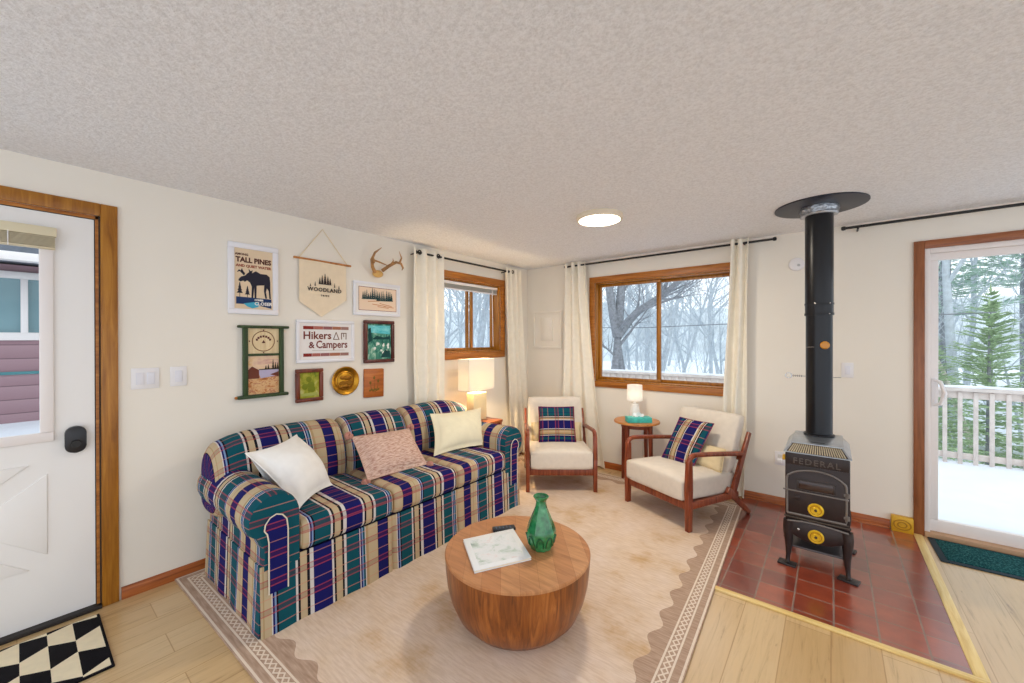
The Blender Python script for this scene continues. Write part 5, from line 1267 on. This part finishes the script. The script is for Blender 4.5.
# ------------------------------------------------------------------ outside
def sstep(a, b, x): t = max(0, min(1, (x - a) / (b - a))); return t * t * (3 - 2 * t)
def ground_z(x, y):
    z = -1.45 + 0.15 * mnoise.noise(Vector((x * .12, y * .12, 0))) + 0.012 * max(0, y - 12)
    k = sstep(6.5, 1.5, y) * sstep(-1.0, -5.6, x); return z * (1 - k) + 0.62 * k
gm = MB()
N = 60; P = [[(x, y, ground_z(x, y)) for y in [-30 + 110 * j / N for j in range(N + 1)]] for x in [-70 + 130 * i / N for i in range(N + 1)]]
gm.add([p for c in P for p in c], [[i * (N + 1) + j, (i + 1) * (N + 1) + j, (i + 1) * (N + 1) + j + 1, i * (N + 1) + j + 1] for i in range(N) for j in range(N)])
struct('ground_snow', gm, m['snow'], smooth=80)
hm = MB(); NA, NR = 90, 8; V_ = []
for i in range(NA + 1):
    a = radians(-10 + 215 * i / NA)
    for j in range(NR + 1):
        rr_ = 48 + 26 * j / NR; hh = (6.0 + 2.2 * mnoise.noise(Vector((cos(a) * 3, sin(a) * 3, 1))) + 1.0 * mnoise.noise(Vector((a * 14, 2, j * .4)))) * sstep(0, 5, j) + .5 * mnoise.noise(Vector((a * 60, j, 3))) * min(1, j)
        V_.append((rr_ * cos(a), rr_ * sin(a), -2 + max(0, hh + 2.0 * sstep(0, 3, j))))
hm.add(V_, [[i * (NR + 1) + j, (i + 1) * (NR + 1) + j, (i + 1) * (NR + 1) + j + 1, i * (NR + 1) + j + 1] for i in range(NA) for j in range(NR)])
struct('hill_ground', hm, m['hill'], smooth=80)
# deck with snow
dk = MB(); DX0, DX1, DY_0, DY_1, DZ_ = -4.2, 5.6, B + T, 7.22, -0.14
nb = 20
for i in range(nb): y = DY_0 + (DY_1 - DY_0) * i / nb; dk.box((DX0, y + .003, DZ_ - .035), (DX1, y + (DY_1 - DY_0) / nb - .003, DZ_), .003)
for x in (DX0 + .1, -1.7, .7, 3.1, DX1 - .1):
    dk.box((x - .06, DY_1 - .2, -1.6), (x + .06, DY_1 - .08, DZ_ - .03)); dk.box((x - .025, DY_0, DZ_ - .2), (x + .025, DY_1, DZ_ - .035))
struct('deck_floor', dk, m['deckwood'])
def snowf(u, v):
    x = DX0 + (DX1 - DX0) * u; y = DY_0 + .02 + (DY_1 - DY_0 - .04) * v
    return (x, y, DZ_ + .045 + .018 * mnoise.noise(Vector((x * 2, y * 2, 0))) + .012 * mnoise.noise(Vector((x * 7, y * 7, 4))))
o = obj('deck_snow', MB().sheet(snowf, 90, 36, .05), m['snow'], smooth=80)
props(o, 'thick white snow lying across the wooden deck outside', 'snow', kind='stuff')
r = root('deck_railing', (.7, 7.15, DZ_), 'weathered wooden deck railing with upright balusters beyond the patio door', 'railing')
obj('top_rail', MB().box((DX0, 7.08, .80), (DX1, 7.22, .84), .005), m['deckwood'], r)
obj('upper_rail', MB().box((DX0, 7.13, .71), (DX1, 7.17, .80), .004), m['deckwood'], r)
obj('bottom_rail', MB().box((DX0, 7.13, -.02), (DX1, 7.17, .05), .004), m['deckwood'], r)
obj('snow_cap', MB().sheet(lambda u, v: (DX0 + (DX1 - DX0) * u, 7.09 + .12 * v, .852 + .008 * mnoise.noise(Vector((u * 60, v * 2, 0)))), 120, 3, .022), m['snow'], r, smooth=70)
x = DX0 + .12; i = 0
while x < DX1 and i < 78:
    obj('baluster', MB().box((x - .019, 7.105, -.12), (x + .019, 7.13, .79), .003), m['deckwood'], r); x += .126; i += 1
for x in (DX0 + .05, -1.75, .64, 3.1, DX1 - .05): obj('post', MB().box((x - .045, 7.138, DZ_), (x + .045, 7.215, .798), .004), m['deckwood'], r)
# neighbour house beyond the entry door
r = root('neighbor_house', (-7.5, 0, .4), 'plum brown sided neighbor house with a white framed window beyond the entry door', 'house')
nx = -6.5
nw = MB(); nw.box((nx - 5, -5, -.2), (nx, -.9, 2.2)); nw.box((nx - 5, .62, -.2), (nx, 3.2, 2.2)); nw.box((nx - 5, -.9, -.2), (nx, .62, 1.45)); nw.box((nx - 5, -.9, 2.12), (nx, .62, 2.2)); nw.box((nx - 5, -.9, 1.45), (nx - .3, .62, 2.12))
obj('wall', nw, m['siding'], r)
wf = MB()
for (a, b, c, d) in ((-.9, .62, 2.06, 2.13), (-.9, .62, 1.43, 1.51), (-.9, -.83, 1.51, 2.06), (.55, .62, 1.51, 2.06), (.035, .085, 1.51, 2.06)): wf.box((nx - .04, a, c), (nx + .03, b, d), .004)
wo = obj('window_frame', wf, m['vinyl'], r)
obj('window_pane', MB().box((nx - .035, -.86, 1.5), (nx - .02, .58, 2.08)), m['nglass'], wo)
obj('roof', MB().prism([(nx + .55, 2.22), (nx + .55, 2.34), (nx - 2.6, 3.7), (nx - 5.6, 2.34), (nx - 5.6, 2.22)], -5.4, 3.6, 'Y'), m['roof'], r)
obj('gutter', MB().box((nx + .5, -5.4, 2.17), (nx + .62, 3.6, 2.25), .01), m['vinyl'], r)
obj('trim_board', MB().box((nx - .01, -5, 1.08), (nx + .015, 3.2, 1.11)), M('teal_trim_board', (70, 130, 136), 0.6), r)

# trees
def bare_tree(seed, hgt, r0, spread=.55, trunk=None, levels=3, nmain=9, droop=0.0):
    rnd = random.Random(seed); mb = MB()
    def br(p, d, ln, rad, lev):
        n = 5; pts = [p]; q = p.copy(); dd = d.copy()
        for k in range(n):
            dd = (dd + Vector((rnd.uniform(-1, 1), rnd.uniform(-1, 1), rnd.uniform(-.4, .8))) * .16).normalized(); q = q + dd * ln / n; pts.append(q.copy())
        rr_ = [max(.004, rad * (1 - .8 * k / n)) for k in range(n + 1)]
        mb.tube(pts, rr_, 6 if lev == 0 else (5 if lev == 1 else 3), False)
        if lev < levels:
            for k in range(nmain if lev == 0 else (6 if lev == 1 else 4)):
                t = rnd.uniform(.3 if lev == 0 else .2, 1.0); f = t * n; i = min(int(f), n - 1); pp = pts[i].lerp(pts[i + 1], f - i)
                ax = Vector((rnd.uniform(-1, 1), rnd.uniform(-1, 1), rnd.uniform(-.3, .5))).normalized()
                nd = (d * (1 - spread) + ax * spread * 1.3 + Vector((0, 0, .15))).normalized()
                br(pp, nd, ln * rnd.uniform(.32, .55), rr_[i] * rnd.uniform(.4, .6), lev + 1)
    if trunk: trunk(br, mb, rnd)
    else: br(Vector((0, 0, -.3)), Vector((rnd.uniform(-.08, .08), rnd.uniform(-.08, .08), 1)).normalized(), hgt, r0, 0)
    return mb
def spruce(seed, hgt, rad, z0=.25, whorl=.17, nb=9, tw=9, up=-.15, tuft=1.0):
    rnd = random.Random(seed); mb = MB(); z = z0
    def tuftf(p, d, ln, w):
        d = d.normalized(); x = d.cross(Vector((0, 0, 1))); x = x.normalized() if x.length > 1e-4 else Vector((1, 0, 0)); y = x.cross(d)
        c = p + d * ln * .4; vs = [p, p + d * ln, c + x * w, c - x * w, c + y * w * .5, c - y * w * .5]
        mb.add(vs, [[0, 2, 4], [0, 4, 3], [0, 3, 5], [0, 5, 2], [1, 4, 2], [1, 3, 4], [1, 5, 3], [1, 2, 5]])
    while z < hgt:
        k = 1 - (z - z0) / (hgt - z0); R = rad * (k ** .8) + .05
        for b in range(max(4, int(nb * (0.5 + .5 * k)))):
            a = rnd.uniform(0, 2 * pi); d = Vector((cos(a), sin(a), up + .5 * (1 - k) + rnd.uniform(-.1, .1))).normalized(); L_ = R * rnd.uniform(.75, 1.1); p0 = Vector((0, 0, z + rnd.uniform(-.06, .06)))
            for t in range(tw):
                f = (t + .6) / tw; p = p0 + d * L_ * f + Vector((0, 0, .10 * L_ * f * f))
                for sd in (-1, 1):
                    dd = (d + Vector((-sin(a), cos(a), 0)) * sd * rnd.uniform(.5, 1.0) + Vector((0, 0, rnd.uniform(-.25, .15))))
                    tuftf(p, dd, (.10 + .22 * L_ * (1 - f * .6)) * tuft * rnd.uniform(.8, 1.2) * .55, .018 * tuft + .008)
            tuftf(p0 + d * L_ * .9, d, .16 * tuft, .02 * tuft)
        z += whorl * (.6 + .6 * k)
    tuftf(Vector((0, 0, hgt - .1)), Vector((0, 0, 1)), .3, .02)
    return mb
def add_tree(name, label, parts, loc, sc=1.0, rz=0.0, group=None):
    r = bpy.data.objects.new(name, None); link(r); r.location = loc; r.scale = (sc, sc, sc); r.rotation_euler = (0, 0, rz); props(r, label, 'tree', group)
    for n, me in parts: o = bpy.data.objects.new(n, me); link(o); o.parent = r
    return r
# the big forked tree outside the back window
def big(br, mb, rnd):
    def limb(pts, rad, kids):
        P_ = catmull(pts, 4, False); n = len(P_) - 1
        mb.tube(P_, [rad * (1 - .55 * k / n) for k in range(n + 1)], 9, False)
        for k in range(kids):
            i = rnd.randint(n // 4, n); d = (P_[i] - P_[max(0, i - 2)]).normalized()
            ax = Vector((rnd.uniform(-1, 1), rnd.uniform(-1, 1), rnd.uniform(-.2, .8))).normalized()
            br(P_[i], (d * .5 + ax * .8).normalized(), rnd.uniform(.9, 2.2), rad * .28, 1)
    limb([(-.40, -.1, -.2), (-.28, -.05, .8), (-.05, 0, 2.0), (.02, 0, 3.05)], .20, 1)
    limb([(.22, .25, -.2), (.18, .2, 1.2), (.08, .08, 2.2), (.02, 0, 3.0)], .15, 1)
    limb([(.02, 0, 2.95), (-.10, -.1, 3.8), (-.22, -.1, 4.8), (-.15, 0, 6.2), (-.3, 0, 7.6)], .15, 8)
    limb([(.02, 0, 2.95), (.08, .1, 4.2), (.12, .2, 5.4), (.3, .2, 7.0)], .15, 8)
    limb([(.02, 0, 2.95), (.42, .4, 3.65), (.95, .75, 4.1), (1.6, 1.1, 4.7), (2.4, 1.5, 5.5)], .13, 9)
    limb([(.05, 0, 3.1), (.5, -.3, 3.5), (1.1, -.4, 3.75), (1.9, -.4, 4.0)], .06, 5)
bt = bare_tree(11, 0, 0, trunk=big, levels=3)
bx_, by_ = -5.03, 11.33
add_tree('big_bare_tree', 'big grey bare tree with forked trunk close outside the back window', [('trunk', bt.mesh('trunk', m['bark'], 60))], (bx_, by_, ground_z(bx_, by_)))
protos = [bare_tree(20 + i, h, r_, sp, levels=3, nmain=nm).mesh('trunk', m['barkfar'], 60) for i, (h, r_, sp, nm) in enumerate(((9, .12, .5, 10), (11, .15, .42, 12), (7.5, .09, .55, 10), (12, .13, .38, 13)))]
rnd = random.Random(41); cnt = 0
while cnt < 150:
    a = radians(rnd.uniform(62, 178)); d = rnd.uniform(15, 50); x, y = d * cos(a), d * sin(a)
    if y < 9 and x > -9.5: continue
    if y < 5 and x > -14: continue
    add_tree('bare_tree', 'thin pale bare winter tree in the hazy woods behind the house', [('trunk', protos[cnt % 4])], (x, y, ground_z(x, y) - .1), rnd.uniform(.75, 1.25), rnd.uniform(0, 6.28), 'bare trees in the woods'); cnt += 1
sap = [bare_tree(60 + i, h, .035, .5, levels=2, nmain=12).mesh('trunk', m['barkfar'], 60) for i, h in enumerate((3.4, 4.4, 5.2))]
cnt = 0
while cnt < 110:
    a = radians(rnd.uniform(60, 176)); d = rnd.uniform(12.5, 34); x, y = d * cos(a), d * sin(a)
    if y < 9.5 and x > -10.5: continue
    if y < 5 and x > -14: continue
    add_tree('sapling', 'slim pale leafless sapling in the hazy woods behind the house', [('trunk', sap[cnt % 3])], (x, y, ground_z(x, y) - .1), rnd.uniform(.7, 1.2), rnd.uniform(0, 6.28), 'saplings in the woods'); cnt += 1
# a clothes-line like wire beyond the window
w_ = MB(); w_.tube([(-11, 12.2, 1.95), (-4.5, 12.0, 1.80), (2.5, 11.9, 1.95)], .012, 5)
props(obj('overhead_wire', w_, M('wire_grey', (120, 124, 128), 0.7)), 'thin dark wire strung level across the woods outside the back window', 'wire')
tm_ = MB().tube([(0, 0, -.3), (0, 0, 1.0), (0, 0, 3.3)], [.06, .045, .01], 8).mesh('trunk', m['bark'], 60)
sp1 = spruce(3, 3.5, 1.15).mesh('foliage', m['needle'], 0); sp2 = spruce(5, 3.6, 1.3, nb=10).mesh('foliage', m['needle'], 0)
for (x, y, s, rz, lb) in ((2.55, 12.6, 1.0, 0, 'young green spruce with a pointed tip just beyond the deck railing'), (1.55, 11.6, .72, 1, 'low green spruce at the left behind the deck balusters'), (3.7, 13.5, .95, 2, 'bushy green spruce right of the pointed young spruce'), (4.7, 12.2, .75, 3, 'green spruce at the right edge behind the deck railing'), (2.0, 14.5, .8, 4, 'half hidden green spruce behind the left deck spruce'), (3.1, 15.2, 1.15, 6, 'taller green spruce directly behind the pointed young spruce'), (5.4, 15.5, 1.2, 7, 'tall bushy green spruce farther back at the right of the patio view'), (1.7, 16.6, 1.2, 8, 'tall green spruce farthest back at the left of the patio view')):
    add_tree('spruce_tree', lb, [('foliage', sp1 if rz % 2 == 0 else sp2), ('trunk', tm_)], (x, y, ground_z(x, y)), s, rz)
ptr = MB().tube([(0, 0, -.3), (.05, 0, 4), (0, .05, 8), (0, 0, 11.4)], [.17, .14, .09, .02], 8).mesh('trunk', m['bark'], 60)
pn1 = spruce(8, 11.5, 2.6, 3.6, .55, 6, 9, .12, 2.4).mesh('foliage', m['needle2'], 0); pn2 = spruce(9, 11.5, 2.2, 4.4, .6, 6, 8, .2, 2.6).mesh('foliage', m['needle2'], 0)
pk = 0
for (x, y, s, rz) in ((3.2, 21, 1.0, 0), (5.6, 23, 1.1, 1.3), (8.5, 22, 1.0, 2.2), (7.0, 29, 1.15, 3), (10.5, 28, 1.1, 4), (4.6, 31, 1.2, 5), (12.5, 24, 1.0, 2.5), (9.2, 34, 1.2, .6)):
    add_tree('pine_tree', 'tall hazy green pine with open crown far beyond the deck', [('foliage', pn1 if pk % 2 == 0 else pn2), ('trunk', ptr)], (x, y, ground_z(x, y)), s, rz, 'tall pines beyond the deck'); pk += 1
br_ = bare_tree(77, 6.0, .07, .4, levels=2, nmain=8).mesh('trunk', M('birch_bark', (222, 214, 206), 0.8, 0.2, var=0.2, vscale=12), 60)
o = add_tree('birch_tree', 'slender white birch leaning left among the spruces beyond the patio door', [('trunk', br_)], (2.75, 14.6, ground_z(2.75, 14.6)), 1.0, 0); o.rotation_euler = (0.0, radians(-12), 0)
o = add_tree('birch_tree', 'slender white birch leaning left at the right side of the patio view', [('trunk', br_)], (5.6, 15.0, ground_z(5.6, 15)), 1.0, 1.9); o.rotation_euler = (0.05, radians(-14), 1.2)

# ------------------------------------------------------------------ light
w = bpy.data.worlds.new('overcast_sky'); scene.world = w; w.use_nodes = True
wn = w.node_tree.nodes; wl = w.node_tree.links; bg = wn['Background']
tc = wn.new('ShaderNodeTexCoord'); sx_ = wn.new('ShaderNodeSeparateXYZ'); wl.new(tc.outputs['Generated'], sx_.inputs[0])
rp_ = wn.new('ShaderNodeValToRGB'); rp_.color_ramp.elements[0].position = .45; rp_.color_ramp.elements[0].color = (0.93, 0.96, 1, 1); rp_.color_ramp.elements[1].position = .8; rp_.color_ramp.elements[1].color = (0.82, 0.91, 1, 1)
wl.new(sx_.outputs[2], rp_.inputs['Fac']); wl.new(rp_.outputs['Color'], bg.inputs['Color']); bg.inputs['Strength'].default_value = 1.72
def light(name, kind, loc, energy, col, size=.1, rot=(0, 0, 0), parent=None):
    l = bpy.data.lights.new(name, kind); l.energy = energy; l.color = col
    if kind == 'AREA': l.shape = 'DISK'; l.size = size
    else: l.shadow_soft_size = size
    o = bpy.data.objects.new(name, l); link(o); o.location = loc; o.rotation_euler = rot; return o
light('table_lamp_light', 'POINT', (LX, LY, 1.03), 46, (1.0, .74, .42), .035)
light('small_lamp_light', 'POINT', (lx, ly, TZ + .25), .35, (1.0, .86, .62), .02)
light('ceiling_light_glow', 'AREA', (-1.315, 2.66, H - .05), 20, (1.0, .88, .70), .28)

# ------------------------------------------------------------------ camera
cd = bpy.data.cameras.new('camera'); cd.sensor_width = 36; cd.lens = 398.18 / 1024 * 36; cd.clip_start = .02; cd.clip_end = 300
cam = bpy.data.objects.new('camera', cd); link(cam)
yaw, pitch, roll = radians(38.715), radians(-.156), radians(-.105)
v = Vector((-sin(yaw) * cos(pitch), cos(yaw) * cos(pitch), sin(pitch))); r0 = Vector((cos(yaw), sin(yaw), 0)); u0 = r0.cross(v)
rt = r0 * cos(roll) + u0 * sin(roll); up = rt.cross(v)
cam.matrix_world = Matrix(((rt.x, up.x, -v.x, 0), (rt.y, up.y, -v.y, 0), (rt.z, up.z, -v.z, 1.42), (0, 0, 0, 1)))
scene.camera = cam
vs_ = scene.view_settings; vs_.view_transform = 'Standard'; vs_.look = 'None'; vs_.gamma = 1.0; vs_.use_curve_mapping = False; vs_.exposure = 0.0
cy_ = scene.cycles; cy_.use_denoising = True; cy_.max_bounces = 10; cy_.diffuse_bounces = 6; cy_.transparent_max_bounces = 16; cy_.sample_clamp_indirect = 8.0
